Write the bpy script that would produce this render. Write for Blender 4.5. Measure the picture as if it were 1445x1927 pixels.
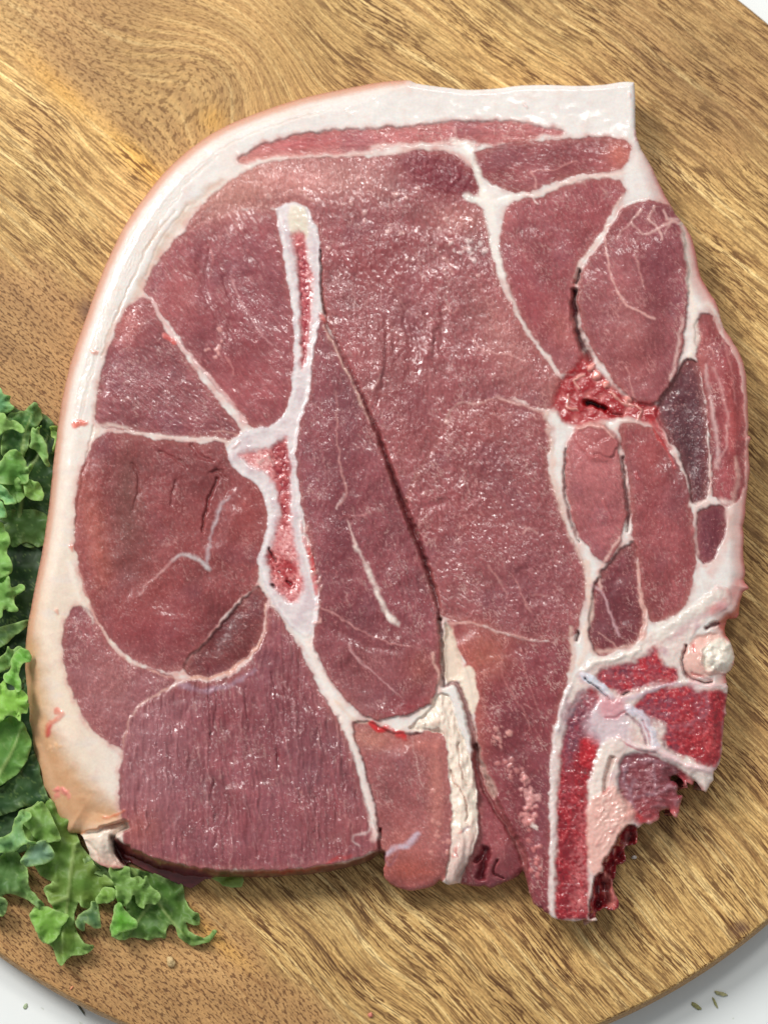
import bpy, math, random
import numpy as np
from mathutils import Matrix, Vector

# ------------------------------------------------------------------ camera, world, light
sc = bpy.context.scene
for o in list(bpy.data.objects):
    bpy.data.objects.remove(o)
PX = 0.0002                      # one photo pixel on the board, in metres
F = 5000.0                       # focal length in photo pixels -> camera one metre away
W0, H0 = 1445.0, 1927.0
ZB = 0.016                       # top of the board above the table
TX, TY = math.radians(10.0), math.radians(-0.5)
Rm = np.array(Matrix.Rotation(TY, 3, 'Y') @ Matrix.Rotation(TX, 3, 'X'))
fwd = Rm @ np.array([0, 0, -1.0])
CAM = np.array([0, 0, ZB]) - fwd * (F * PX)
cd = bpy.data.cameras.new('camera'); cam = bpy.data.objects.new('camera', cd)
sc.collection.objects.link(cam)
M4 = Matrix(Rm.tolist()).to_4x4(); M4.translation = Vector(CAM.tolist()); cam.matrix_world = M4
cd.sensor_fit = 'HORIZONTAL'; cd.sensor_width = 36; cd.lens = 36 * F / W0
cd.clip_start = 0.05; cd.clip_end = 50
cd.dof.use_dof = True; cd.dof.focus_distance = F * PX - 0.018; cd.dof.aperture_fstop = 11
sc.camera = cam
sc.render.resolution_x, sc.render.resolution_y = 767, 1024

w = bpy.data.worlds.new('World'); sc.world = w; w.use_nodes = True
bg = w.node_tree.nodes['Background']; bg.inputs[0].default_value = (0.93, 0.97, 1.0, 1); bg.inputs[1].default_value = 0.34
def area(name, loc, size, power, col, target=(0, 0, ZB)):
    l = bpy.data.lights.new(name, 'AREA'); l.shape = 'RECTANGLE'; l.size, l.size_y = size
    l.energy = power; l.color = col
    o = bpy.data.objects.new(name, l); sc.collection.objects.link(o)
    o.location = loc
    o.rotation_euler = (Vector(target) - Vector(loc)).to_track_quat('-Z', 'Y').to_euler()
    return o
area('window_light', (-1.62, 1.45, 1.95), (0.8, 1.15), 80, (1.0, 0.985, 0.96))
area('top_fill', (0.22, 1.35, 2.25), (0.42, 0.42), 16, (1.0, 0.97, 0.93))  # added soft fill from above, not a known lamp; feeds the wet glints
sc.view_settings.view_transform = 'Standard'; sc.view_settings.look = 'None'
sc.view_settings.exposure = 0.0; sc.view_settings.gamma = 1.0

def P2W(px, py, hz):
    """photo pixel + height above the board (in px units) -> world"""
    px = np.asarray(px, float); py = np.asarray(py, float)
    z = ZB + np.asarray(hz, float) * PX + 0 * px
    d = np.stack([px - W0 / 2, -(py - H0 / 2), -F + 0 * px], -1) @ Rm.T
    t = (z - CAM[2]) / d[..., 2]
    return CAM + d * t[..., None]
def W2P(p):
    q = (np.asarray(p) - CAM) @ Rm
    return W0 / 2 + q[..., 0] / -q[..., 2] * F, H0 / 2 - q[..., 1] / -q[..., 2] * F

# ------------------------------------------------------------------ numpy noise and drawing tools
def perlin(x, y, seed=0):
    rs = np.random.RandomState(seed + 11)
    a = rs.rand(4096).astype(np.float32) * 6.2831853
    gx, gy = np.cos(a), np.sin(a)
    xi = np.floor(x).astype(np.int64); yi = np.floor(y).astype(np.int64)
    fx = (x - xi).astype(np.float32); fy = (y - yi).astype(np.float32)
    u = fx * fx * fx * (fx * (fx * 6 - 15) + 10); v = fy * fy * fy * (fy * (fy * 6 - 15) + 10)
    def g(ix, iy, dx, dy):
        h = ((ix * 73856093) ^ (iy * 19349663) ^ ((ix + iy * 57) * 83492791)) & 4095
        return gx[h] * dx + gy[h] * dy
    n00 = g(xi, yi, fx, fy); n10 = g(xi + 1, yi, fx - 1, fy)
    n01 = g(xi, yi + 1, fx, fy - 1); n11 = g(xi + 1, yi + 1, fx - 1, fy - 1)
    a0 = n00 + u * (n10 - n00); a1 = n01 + u * (n11 - n01)
    return (a0 + v * (a1 - a0)) * 1.5
def fbm(x, y, seed=0, oct=4, gain=0.5):
    s = 0; a = 1; t = 0
    for k in range(oct):
        s = s + a * perlin(x * 2 ** k + 17 * k, y * 2 ** k - 9 * k, seed + k); t += a; a *= gain
    return s / t
def sm(a, b, x):
    t = np.clip((x - a) / (b - a), 0, 1); return t * t * (3 - 2 * t)
def lin(c):
    c = np.asarray(c, float) / 255
    return np.where(c <= 0.04045, c / 12.92, ((c + 0.055) / 1.055) ** 2.4)
def catmull(P, closed, n=5):
    P = np.asarray(P, float)
    if closed: Q = np.vstack([P[-1:], P, P[:2]])
    else: Q = np.vstack([2 * P[0] - P[1], P, 2 * P[-1] - P[-2]])
    t = (np.arange(n) / n)[:, None]; out = []
    for i in range(1, len(Q) - 2):
        p0, p1, p2, p3 = Q[i - 1], Q[i], Q[i + 1], Q[i + 2]
        out.append(0.5 * (2 * p1 + (p2 - p0) * t + (2 * p0 - 5 * p1 + 4 * p2 - p3) * t * t + (3 * p1 - p0 - 3 * p2 + p3) * t ** 3))
    if not closed: out.append(P[-1:])
    return np.vstack(out)
def pts(s):
    v = [float(k) for k in s.replace(';', ' ').replace(',', ' ').split()]
    return np.array(v).reshape(-1, 2)

class Grid:
    def __init__(g, x0, y0, x1, y1, st):
        g.xs = np.arange(x0, x1 + 0.01, st); g.ys = np.arange(y0, y1 + 0.01, st); g.st = st
        g.X, g.Y = np.meshgrid(g.xs, g.ys)                       # [row, col]
        g.wx = g.X; g.wy = g.Y
    def warp(g, amp, sc_, seed):
        g.wx = g.X + amp * fbm(g.X / sc_, g.Y / sc_, seed, 3); g.wy = g.Y + amp * fbm(g.X / sc_, g.Y / sc_, seed + 50, 3)
    def win(g, a, b, m):
        x0, x1 = min(a[0], b[0]) - m, max(a[0], b[0]) + m; y0, y1 = min(a[1], b[1]) - m, max(a[1], b[1]) + m
        i0, i1 = np.searchsorted(g.xs, [x0, x1]); j0, j1 = np.searchsorted(g.ys, [y0, y1])
        return slice(j0, j1), slice(i0, i1)
    def dist(g, P, m, closed=False, raw=False):
        """distance to polyline (capped at m) and parameter 0..1 along it"""
        D = np.full(g.X.shape, float(m)); T = np.zeros(g.X.shape)
        if closed: P = np.vstack([P, P[:1]])
        L = np.r_[0, np.cumsum(np.hypot(*np.diff(P, axis=0).T))]; tot = max(L[-1], 1e-6)
        wx, wy = (g.X, g.Y) if raw else (g.wx, g.wy)
        for k in range(len(P) - 1):
            a, b = P[k], P[k + 1]; s = g.win(a, b, m + 8)
            x = wx[s] - a[0]; y = wy[s] - a[1]
            if x.size == 0: continue
            d = b - a; l2 = max(d @ d, 1e-9)
            t = np.clip((x * d[0] + y * d[1]) / l2, 0, 1)
            q = np.hypot(x - t * d[0], y - t * d[1])
            c = D[s]; mk = q < c; c[mk] = q[mk]; D[s] = c
            tt = T[s]; tt[mk] = ((L[k] + t * math.sqrt(l2)) / tot)[mk]; T[s] = tt
        return D, T
    def inside(g, P, raw=False):
        wx, wy = (g.X, g.Y) if raw else (g.wx, g.wy)
        s = g.win(P.min(0), P.max(0), 10); x = wx[s]; y = wy[s]; r = np.zeros(x.shape, bool)
        for k in range(len(P)):
            a, b = P[k], P[(k + 1) % len(P)]
            if a[1] == b[1]: continue
            c = (a[1] > y) != (b[1] > y)
            r ^= c & (x < (b[0] - a[0]) * (y - a[1]) / (b[1] - a[1]) + a[0])
        R = np.zeros(g.X.shape, bool); R[s] = r; return R
    def sd(g, P, m, raw=False):
        """signed distance, positive inside"""
        D, _ = g.dist(P, m, True, raw); return np.where(g.inside(P, raw), D, -D)

# ------------------------------------------------------------------ object helpers
col = sc.collection
def empty(name, loc, label, cat, group=None):
    o = bpy.data.objects.new(name, None); col.objects.link(o); o.location = loc; o.empty_display_size = 0.02
    o['label'] = label; o['category'] = cat
    if group: o['group'] = group
    return o
def raw_mesh(name, V, Fq, mat, parent=None, attrs=None, normals=None, smooth=True):
    """V world coords (n,3); Fq (m,4) quads or (m,3) tris"""
    me = bpy.data.meshes.new(name)
    V = np.asarray(V, np.float32); Fq = np.asarray(Fq, np.int32); k = Fq.shape[1]
    if parent is not None: V = V - np.array(parent.location, np.float32)
    me.vertices.add(len(V)); me.vertices.foreach_set('co', V.ravel())
    me.loops.add(Fq.size); me.loops.foreach_set('vertex_index', Fq.ravel())
    me.polygons.add(len(Fq)); me.polygons.foreach_set('loop_start', np.arange(0, Fq.size, k, dtype=np.int32))
    me.polygons.foreach_set('use_smooth', np.full(len(Fq), smooth))
    me.update(calc_edges=True)
    for nm, arr in (attrs or {}).items():
        arr = np.asarray(arr, np.float32)
        if arr.ndim == 1:
            a = me.attributes.new(nm, 'FLOAT', 'POINT'); a.data.foreach_set('value', arr)
        elif nm.startswith('col'):
            a = me.attributes.new(nm, 'FLOAT_COLOR', 'POINT'); a.data.foreach_set('color', np.c_[arr, np.ones(len(arr))].astype(np.float32).ravel())
        else:
            a = me.attributes.new(nm, 'FLOAT_VECTOR', 'POINT'); a.data.foreach_set('vector', arr.ravel())
    if normals is not None:
        me.normals_split_custom_set_from_vertices(normals.astype(np.float32))
    me.materials.append(mat)
    o = bpy.data.objects.new(name, me); col.objects.link(o)
    if parent is not None: o.parent = parent
    return o
class NT:
    def __init__(s, name):
        s.m = bpy.data.materials.new(name); s.m.use_nodes = True; s.t = s.m.node_tree; s.n = s.t.nodes
        s.b = s.n['Principled BSDF']
    def new(s, kind, **kw):
        n = s.n.new(kind)
        for k, v in kw.items(): setattr(n, k, v)
        return n
    def link(s, a, b): s.t.links.new(a, b)
    def put(s, sock, v):
        if isinstance(v, bpy.types.NodeSocket): s.link(v, sock)
        else: sock.default_value = v
    def attr(s, name, out='Vector'):
        return s.new('ShaderNodeAttribute', attribute_name=name).outputs[out]
    def math(s, op, a, b=0.0, c=0.0, clamp=False):
        n = s.new('ShaderNodeMath', operation=op, use_clamp=clamp); s.put(n.inputs[0], a); s.put(n.inputs[1], b); s.put(n.inputs[2], c); return n.outputs[0]
    def vmul(s, a, v):
        n = s.new('ShaderNodeVectorMath', operation='MULTIPLY'); s.put(n.inputs[0], a); n.inputs[1].default_value = v; return n.outputs[0]
    def vadd(s, a, v):
        n = s.new('ShaderNodeVectorMath', operation='ADD'); s.put(n.inputs[0], a); s.put(n.inputs[1], v); return n.outputs[0]
    def noise(s, vec, scale, detail=2.0, rough=0.5, out='Fac', dist=0.0):
        n = s.new('ShaderNodeTexNoise'); s.put(n.inputs['Vector'], vec); n.inputs['Scale'].default_value = scale
        n.inputs['Detail'].default_value = detail; n.inputs['Roughness'].default_value = rough; n.inputs['Distortion'].default_value = dist
        return n.outputs[out]
    def vor(s, vec, scale, out='Distance', feat='F1'):
        n = s.new('ShaderNodeTexVoronoi', feature=feat); s.put(n.inputs['Vector'], vec); n.inputs['Scale'].default_value = scale; return n.outputs[out]
    def ramp(s, fac, stops, mode='LINEAR'):
        n = s.new('ShaderNodeValToRGB'); s.put(n.inputs[0], fac); r = n.color_ramp; r.interpolation = mode
        while len(r.elements) < len(stops): r.elements.new(0.5)
        for e, (p, c) in zip(r.elements, stops):
            e.position = p; e.color = (*c, 1) if len(c) == 3 else c
        return n.outputs[0]
    def map(s, v, a, b, c=0.0, d=1.0):
        n = s.new('ShaderNodeMapRange', interpolation_type='SMOOTHSTEP'); s.put(n.inputs[0], v)
        for i, k in enumerate((a, b, c, d)): s.put(n.inputs[i + 1], k)
        return n.outputs[0]
    def mix(s, fac, a, b, blend='MIX'):
        n = s.new('ShaderNodeMix', data_type='RGBA', blend_type=blend); s.put(n.inputs[0], fac)
        for k, v in ((6, a), (7, b)):
            if isinstance(v, (tuple, list, np.ndarray)): v = (*[float(q) for q in v[:3]], 1.0)
            s.put(n.inputs[k], v)
        return n.outputs[2]
    def bump(s, h, strength, dist, normal=None):
        n = s.new('ShaderNodeBump'); s.put(n.inputs['Height'], h); s.put(n.inputs['Strength'], strength); n.inputs['Distance'].default_value = dist
        if normal is not None: s.link(normal, n.inputs['Normal'])
        return n.outputs[0]
    def set(s, **kw):
        for k, v in kw.items(): s.put(s.b.inputs[k.replace('_', ' ')], v)

# ------------------------------------------------------------------ materials
def make_meat_mat():
    n = NT('meat_and_fat'); c = n.attr('col', 'Color'); wet = n.attr('wet', 'Fac'); fat = n.attr('fat', 'Fac')
    fu = n.attr('fib'); pos = n.new('ShaderNodeTexCoord').outputs['Object']
    g1 = n.noise(pos, 900, 3, 0.6); g2 = n.noise(fu, 1.0, 3, 0.6)
    k = n.math('ADD', n.math('MULTIPLY', g1, 0.5), n.math('MULTIPLY', g2, 0.5))
    k = n.math('ADD', n.math('MULTIPLY', n.math('SUBTRACT', k, 0.5), n.math('SUBTRACT', 1.0, n.math('MULTIPLY', fat, 0.75))), 0.5)
    cc = n.mix(n.map(k, 0.30, 0.7), n.mix(1.0, c, (0.84, 0.80, 0.80), 'MULTIPLY'), n.mix(1.0, c, (1.14, 1.18, 1.16), 'MULTIPLY'))
    # tiny pale flecks of fat and connective tissue in the lean
    fl = n.map(n.noise(pos, 850, 3, 0.65), 0.58, 0.70, 0, 0.35); fl = n.math('MULTIPLY', fl, n.math('SUBTRACT', 1.0, fat))
    cc = n.mix(fl, cc, lin((206, 138, 134)))
    n.set(Base_Color=cc)
    lean = n.math('SUBTRACT', 1.0, n.math('MULTIPLY', fat, 0.93))
    rgh = n.math('ADD', n.math('MULTIPLY', n.math('SUBTRACT', 1.0, wet), 0.20), n.math('MULTIPLY', n.noise(pos, 200, 2, 0.5), 0.16))
    n.set(Roughness=n.math('ADD', rgh, 0.20), Specular_IOR_Level=n.math('ADD', n.math('MULTIPLY', wet, 0.3), 0.22))
    n.b.subsurface_method = 'RANDOM_WALK'
    n.set(Subsurface_Weight=0.25, Subsurface_Scale=0.0022); n.b.inputs['Subsurface Radius'].default_value = (1.0, 0.35, 0.25)
    h1 = n.map(n.noise(fu, 0.62, 2, 0.5), 0.50, 0.74); h2 = n.map(n.noise(pos, 700, 2, 0.5), 0.52, 0.74); h3 = n.noise(pos, 260, 2, 0.5)
    h = n.math('ADD', n.math('MULTIPLY', h1, 0.55), n.math('MULTIPLY', h2, 0.32))
    h = n.math('ADD', h, n.math('MULTIPLY', h3, 0.7))
    amp = n.map(n.noise(pos, 70, 3, 0.6), 0.44, 0.60, 0.15, 1.0)
    st = n.math('MULTIPLY', n.math('MULTIPLY', n.math('ADD', n.math('MULTIPLY', wet, 1.2), 0.10, clamp=True), amp), lean)
    film = n.bump(h, st, 0.0016)                       # the wet film catches the light ...
    body = n.bump(h, n.math('MULTIPLY', st, 0.25), 0.0010)   # ... over a smoother, softer body
    n.set(Normal=body, Coat_Weight=n.math('ADD', n.math('MULTIPLY', wet, 1.1), 0.06, clamp=True), Coat_Roughness=0.10, Coat_IOR=1.5, Coat_Normal=film)
    return n.m
MEAT = make_meat_mat()
# ------------------------------------------------------------------ wood, board, table
def make_wood():
    n = NT('grained_wood'); g = n.attr('grain'); zn = n.attr('zones'); st = n.attr('stipple', 'Fac'); yl = n.attr('yellow', 'Fac'); br = n.attr('brown', 'Fac'); cn = n.attr('contrast', 'Fac')
    low = n.noise(n.vmul(g, (0.004, 0.012, 1)), 1.0, 3, 0.5)
    stripe = n.noise(n.vmul(g, (0.0022, 0.07, 1)), 1.0, 4, 0.6)
    fine = n.noise(n.vmul(g, (0.011, 0.17, 1)), 1.0, 3, 0.65)
    base = n.ramp(stripe, [(0.28, lin((136, 102, 64))), (0.42, lin((175, 138, 86))), (0.54, lin((200, 163, 104))), (0.70, lin((231, 202, 143)))])
    bro = n.ramp(low, [(0.3, lin((146, 108, 70))), (0.7, lin((184, 142, 94)))])
    base = n.mix(n.math('MULTIPLY', br, 0.9), base, bro)
    base = n.mix(n.math('MULTIPLY', yl, 0.75), base, lin((212, 160, 70)))
    base = n.mix(n.map(fine, 0.45, 0.75, 0, 0.5), base, n.mix(1.0, base, (1.22, 1.2, 1.12), 'MULTIPLY'))
    # dark pores: long streaks, or short dashes where the grain comes up
    pl = n.noise(n.vmul(g, (0.014, 0.22, 1)), 1.0, 3, 0.6, dist=0.2)
    pl2 = n.noise(n.vmul(g, (0.028, 0.36, 1)), 1.0, 2, 0.55)
    ps = n.noise(n.vmul(g, (0.085, 0.25, 1)), 1.0, 2, 0.6)
    patch = n.map(n.noise(n.vmul(g, (0.006, 0.02, 1)), 1.0, 2, 0.5), 0.35, 0.62, 0.55, 1.0)
    longp = n.math('MULTIPLY', n.math('MAXIMUM', n.map(pl, 0.53, 0.575), n.math('MULTIPLY', n.map(pl2, 0.54, 0.58), 1.0)), patch)
    shortp = n.map(ps, 0.53, 0.585, 0, 0.85)
    pore = n.math('ADD', n.math('MULTIPLY', longp, n.math('SUBTRACT', 1.0, st)), n.math('MULTIPLY', shortp, st))
    dark = n.mix(1.0, base, (0.26, 0.19, 0.165), 'MULTIPLY')
    cc = n.mix(n.math('MULTIPLY', pore, cn, clamp=True), base, dark)
    spots = n.map(n.noise(n.vmul(g, (0.02, 0.05, 1)), 1.0, 3, 0.6), 0.63, 0.74, 0, 0.5)
    cc = n.mix(spots, cc, n.mix(1.0, cc, (0.55, 0.45, 0.38), 'MULTIPLY'))
    sm_ = n.map(n.noise(n.vmul(g, (0.010, 0.075, 1)), 1.0, 3, 0.6), 0.56, 0.68, 0, 0.75); cc = n.mix(n.math('MULTIPLY', sm_, cn), cc, n.mix(1.0, cc, (0.60, 0.50, 0.44), 'MULTIPLY'))
    gr = n.noise(n.vmul(g, (0.16, 0.3, 1)), 1.0, 2, 0.7); cc = n.mix(n.map(gr, .3, .7), n.mix(1.0, cc, (.84, .83, .8), 'MULTIPLY'), n.mix(1.0, cc, (1.2, 1.19, 1.15), 'MULTIPLY'))
    tn = n.attr('tone', 'Fac'); tv_ = n.new('ShaderNodeCombineXYZ'); [n.link(tn, tv_.inputs[i]) for i in range(3)]; cc = n.mix(1.0, cc, tv_.outputs[0], 'MULTIPLY'); kn = n.attr('knot_shadow', 'Fac'); cc = n.mix(kn, cc, lin((104, 72, 58)))
    n.set(Base_Color=cc, Roughness=n.math('ADD', n.math('MULTIPLY', pore, 0.2), 0.48), Specular_IOR_Level=0.3)
    h = n.math('ADD', n.math('MULTIPLY', pore, -1.0), n.math('MULTIPLY', fine, 0.4))
    n.set(Normal=n.bump(h, 0.35, 0.0003))
    return n.m
WOOD = make_wood()
def wood_fields(x, y):
    """fields over the board, in the photograph's plane units"""
    ang = math.radians(38.5)
    A = ang + 0 * x
    n1 = fbm(x / 420, y / 420, 1001, 3); n2 = fbm(x / 110, y / 110, 1005, 2)
    # grain turns steeper towards the lower right
    u = x * np.cos(ang) + y * np.sin(ang)
    v = -x * np.sin(ang) + y * np.cos(ang) + 22 * n1 + 2.0 * n2
    v = v - .5 * np.clip(u - 800, 0, 1500) ** 2 * (.15 / 1200) * sm(-700, 200, v)
    r = np.hypot((x - 420) / 1.25, (y - 120) / 1.0)
    v = v + 120 * np.exp(-(r / 130) ** 2)                       # the eye of a knot in the upper left
    r2 = np.hypot(x - 640, y - 60); v = v - 40 * np.exp(-(r2 / 160) ** 2)
    r3 = np.hypot(x - 1255, y - 590); v = v + 14 * np.exp(-(r3 / 90) ** 2)
    # lower-left band with wavy grain
    v = v + 7 * np.sin(u / 55 + 2 * n1) * sm(1500, 1700, y) * sm(1000, 700, x) * sm(300, 500, x)
    vb = -x * np.sin(ang) + y * np.cos(ang)                     # plain band coordinate
    w1 = sm(-30, 30, vb - 55 + 30 * n2) ; w2 = sm(30, -30, vb - 320 + 30 * n2)
    stip = np.zeros_like(x)
    tl = sm(110, 60, y * 1.0 - .78 * x + 20 * n2) * sm(640, 470, x + .3 * y) * sm(520, 430, y)      # stippled upper left
    bl = sm(-20, 50, y - (1010 + .86 * (x + 250)) + 40 * n2 - 130) * sm(1200, 1500, y)                                 # lower-left dashes
    lf = sm(430, 520, y - .45 * x + 40 * n2) * sm(420, 200, x) * sm(1500, 1200, y)
    stip = np.clip(np.maximum.reduce([tl, bl, lf]), 0, 1)
    yel = np.exp(-((y - (.92 * x + 62)) / 26) ** 2) * sm(20, 90, x) * sm(360, 300, x) * (0.6 + .6 * n2) + .5 * np.exp(-((y - (.92 * x + 1395)) / 20) ** 2) * sm(1640, 1720, y) * sm(1860, 1780, y)
    yel = yel + np.exp(-(np.hypot(x - 400, y - 225) / 26) ** 2) * .7
    brn = np.clip(np.maximum(np.maximum(bl, lf), .45 * tl) + .35 * sm(0.1, .5, n1) , 0, 1)
    red = sm(-560, -760, vb + 60 * n2) * .5
    brn = np.clip(brn + red, 0, 1)
    con = .9 + .3 * n2 + .15 * sm(1300, 1500, y) - .25 * tl - .1 * red
    kn = np.exp(-(np.hypot((x - 162) / 14, (y - 585) / 22) ** 2)) * .8 + np.exp(-(np.hypot((x - 1393), (y - 1748)) / 15) ** 4) * .85  # knot at the rim; shadow by the steak's left edge painted dark brown
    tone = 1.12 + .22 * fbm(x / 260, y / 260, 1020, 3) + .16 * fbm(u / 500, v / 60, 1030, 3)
    tone = tone + .30 * np.exp(-((y - (.80 * x + 130 + 60 * n2)) / 110) ** 2) * sm(520, 200, x) - .10 * np.exp(-(np.hypot(x - 300, y - 180) / 130) ** 2) + .10 * np.exp(-(np.hypot(x - 480, y - 60) / 120) ** 2) + .14 * np.exp(-((vb + 500) / 70) ** 2) - .14 * np.exp(-((vb + 700) / 60) ** 2)  # upper-left light sweep and glare painted into tone, plus paler and darker grain bands
    global TONE
    TONE = np.clip(tone, .7, 1.6)
    return u, v, np.clip(stip, 0, 1), np.clip(yel, 0, 1), brn, np.clip(con, 0, 1), np.clip(kn, 0, 1)
# circle of the rim: fitted through rim points read off the photograph
rp = pts('1386.5,0 1407.3,13.8 1424.6,24.2 1445,39.4 0,1791 45,1826.4 90,1853.4 135,1880 180,1902 225,1923.5 1445,1731.8 1399.5,1768.7 1351,1802.6 1308.4,1834.6 1273.5,1856 1223,1888 1169,1910')
rw_ = P2W(rp[:, 0], rp[:, 1], 0)[:, :2]
sol = np.linalg.lstsq(np.c_[2 * rw_, np.ones(len(rw_))], (rw_ ** 2).sum(1), rcond=None)[0]
BC = sol[:2]; BR = math.sqrt(sol[2] + BC @ BC)
TH = ZB
na = 400; rads = np.r_[np.linspace(0, BR - .0012, 150)[1:]]
prof = [(BR - .0012, ZB)] + [(BR - .0004, ZB - .0002), (BR, ZB - .0009), (BR + .0012, ZB - .0035), (BR + .0016, ZB - .0065), (BR + .0004, ZB - .0105), (BR - .003, ZB - .0135), (BR - .008, .0006), (BR - .03, .0004)]
ring = [(r, ZB) for r in rads] + prof[1:]
th = np.linspace(0, 2 * math.pi, na, endpoint=False)
VV = [np.array([[BC[0], BC[1], ZB]])]
for r, z in ring:
    VV.append(np.stack([BC[0] + r * np.cos(th), BC[1] + r * np.sin(th), np.full(na, z)], 1))
VV = np.vstack(VV)
ff = []
for k in range(len(ring) - 1):
    a = 1 + k * na + np.arange(na); b = 1 + k * na + (np.arange(na) + 1) % na
    ff.append(np.stack([a, a + na, b + na, b], 1))
c0 = np.stack([np.zeros(na // 2, int), 1 + np.arange(0, na, 2), 1 + np.arange(1, na + 1, 2), 1 + (np.arange(2, na + 2, 2)) % na], 1)
FF = np.vstack(ff + [c0])
pxx, pyy = W2P(np.c_[VV[:, :2], np.full(len(VV), ZB)])
u, v, s1, s2, s3, s4, s5 = wood_fields(pxx, pyy)
dep = (ZB - VV[:, 2]) / PX
board = empty('cutting_board', (float(BC[0]), float(BC[1]), 0), 'round wooden cutting board with streaky brown and yellow grain under the raw steak', 'board')
s1 = np.where(dep > 1, .9, s1)
raw_mesh('board_top', VV, FF, WOOD, board, dict(grain=np.stack([u + dep * 3, v, dep], 1), stipple=s1, yellow=s2, brown=np.where(dep > 1, .8, s3), contrast=s4, knot_shadow=s5, tone=TONE))
# table
n = NT('white_table'); pos = n.new('ShaderNodeTexCoord').outputs['Object']
b = n.ramp(n.noise(pos, 9, 4, .6), [(.3, lin((226, 230, 229))), (.7, lin((238, 241, 239)))])
fl = n.map(n.noise(n.vmul(pos, (1, 1, 1)), 210, 2, .5), .71, .76, 0, .5); b = n.mix(fl, b, lin((186, 192, 172)))
n.set(Base_Color=b, Roughness=.28, Specular_IOR_Level=.4); n.set(Normal=n.bump(n.noise(pos, 60, 3, .5), .05, .001))
TABLE = n.m
S = 1.4
tv = np.array([(-S, -S, -.03), (S, -S, -.03), (S, S, -.03), (-S, S, -.03), (-S, -S, -.003), (S, -S, -.003), (S, S, -.003), (-S, S, -.003), (-S + .003, -S + .003, 0), (S - .003, -S + .003, 0), (S - .003, S - .003, 0), (-S + .003, S - .003, 0)])
tf = [(0, 3, 2, 1), (0, 1, 5, 4), (1, 2, 6, 5), (2, 3, 7, 6), (3, 0, 4, 7), (4, 5, 9, 8), (5, 6, 10, 9), (6, 7, 11, 10), (7, 4, 8, 11), (8, 9, 10, 11)]
t = raw_mesh('table_top', tv, tf, TABLE, smooth=False); t['kind'] = 'structure'

# ------------------------------------------------------------------ the steak
G = Grid(36, 136, 1428, 1748, 2.0)
X, Y = G.X, G.Y
G.warp(5.0, 20.0, 3)
OUT = np.vstack([
 pts('1187,153 1194,160 1196,200 1196,240 1200,262 1212,290 1228,318 1240,345 1252,368 1272,402 1292,428 1305,455 1311,490 1318,520 1332,545 1350,575 1357,605 1374,636 1392,665 1402,695 1405,730 1408,770 1408,815 1413,824 1408,840 1410,880 1408,908 1404,940 1402,970 1398,990 1400,1010 1398,1040 1402,1075 1400,1092 1409,1107 1397,1116 1392,1140 1388,1162 1372,1164 1366,1172 1364,1192 1372,1205 1380,1224 1382,1243 1377,1258 1366,1270 1368,1284 1369,1300 1366,1335 1368,1345 1363,1352 1361,1390 1357,1425 1350,1446 1343,1452 1342,1468 1334,1480 1328,1492 1318,1484 1308,1470 1302,1478 1293,1474 1293,1484 1284,1470 1276,1462 1264,1460 1262,1470 1270,1472 1276,1480 1274,1495 1284,1498 1281,1510 1278,1528 1272,1540 1262,1530 1256,1524 1242,1528 1240,1542 1230,1548 1222,1552 1212,1550 1205,1556 1199,1562 1200,1575 1196,1590 1180,1592 1174,1600 1178,1620 1170,1626 1160,1630 1158,1650 1152,1662 1158,1682 1166,1704 1160,1712 1148,1714 1138,1710 1128,1714 1120,1722 1124,1734 1100,1733 1070,1734 1043,1729 1030,1720 1014,1708 1002,1698 994,1672 988,1648 984,1640 976,1648 958,1658 942,1664 925,1672 910,1668 888,1669 864,1663 856,1664 842,1666 828,1658 815,1668 795,1674 770,1677 748,1671 730,1660 721,1643 724,1622 717,1606 700,1619 660,1632 620,1640 570,1647 520,1651 470,1652 420,1651 385,1657 360,1671 330,1662 300,1650 270,1636 245,1624 236,1633 212,1636 190,1629 172,1616 165,1598 158,1580 150,1570 128,1568 116,1549 100,1525 82,1485 69,1440 59,1390 53,1335 50,1290 47,1245 50,1195 57,1150 66,1105 75,1060 84,1010 91,960 97,910 101,865 106,825 112,782 119,742 128,702 140,660 151,628 164,592 177,555 190,520 206,482 226,440 247,405 272,370 302,332 336,298 372,269 412,243 460,221 520,199 580,181 640,168 690,158 730,152 768,150 784,156 830,163 880,168 930,166 980,160 1040,159 1090,161 1140,158 1165,154'),
])
OUTS = catmull(OUT, True, 3)
rng = np.random.RandomState(4)
# a slightly torn, uneven edge
seg = np.hypot(*np.diff(np.vstack([OUTS, OUTS[:1]]), axis=0).T)
s_ = np.cumsum(seg); jit = np.stack([perlin(s_ / 7, s_ * 0 + 3, 5), perlin(s_ / 7, s_ * 0 + 9, 6)], 1)
ja = np.where((OUTS[:, 0] > 1180) | (OUTS[:, 1] > 1600), 2.2, 0.7)[:, None]
OUTS = OUTS + jit * ja
SD, OT = G.dist(OUTS, 110, True, raw=True)
INS = G.inside(OUTS, raw=True)
SDo = np.where(INS, SD, -SD)

n_lo = fbm(X / 120, Y / 120, 21, 4); n_md = fbm(X / 28, Y / 28, 31, 4); n_hi = fbm(X / 8, Y / 8, 41, 3)
COL = np.zeros(X.shape + (3,)); WET = np.full(X.shape, 0.22); FAT = np.ones(X.shape)
FU = np.stack([X / 6, Y / 6, 0 * X], -1)
Hh = np.full(X.shape, 84.0)
ID = np.zeros(X.shape, int)
NAMES = {0: ('fat_layer', None)}
def mixc(mask, c):
    global COL
    COL = COL * (1 - mask[..., None]) + lin(c) * mask[..., None]
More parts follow.
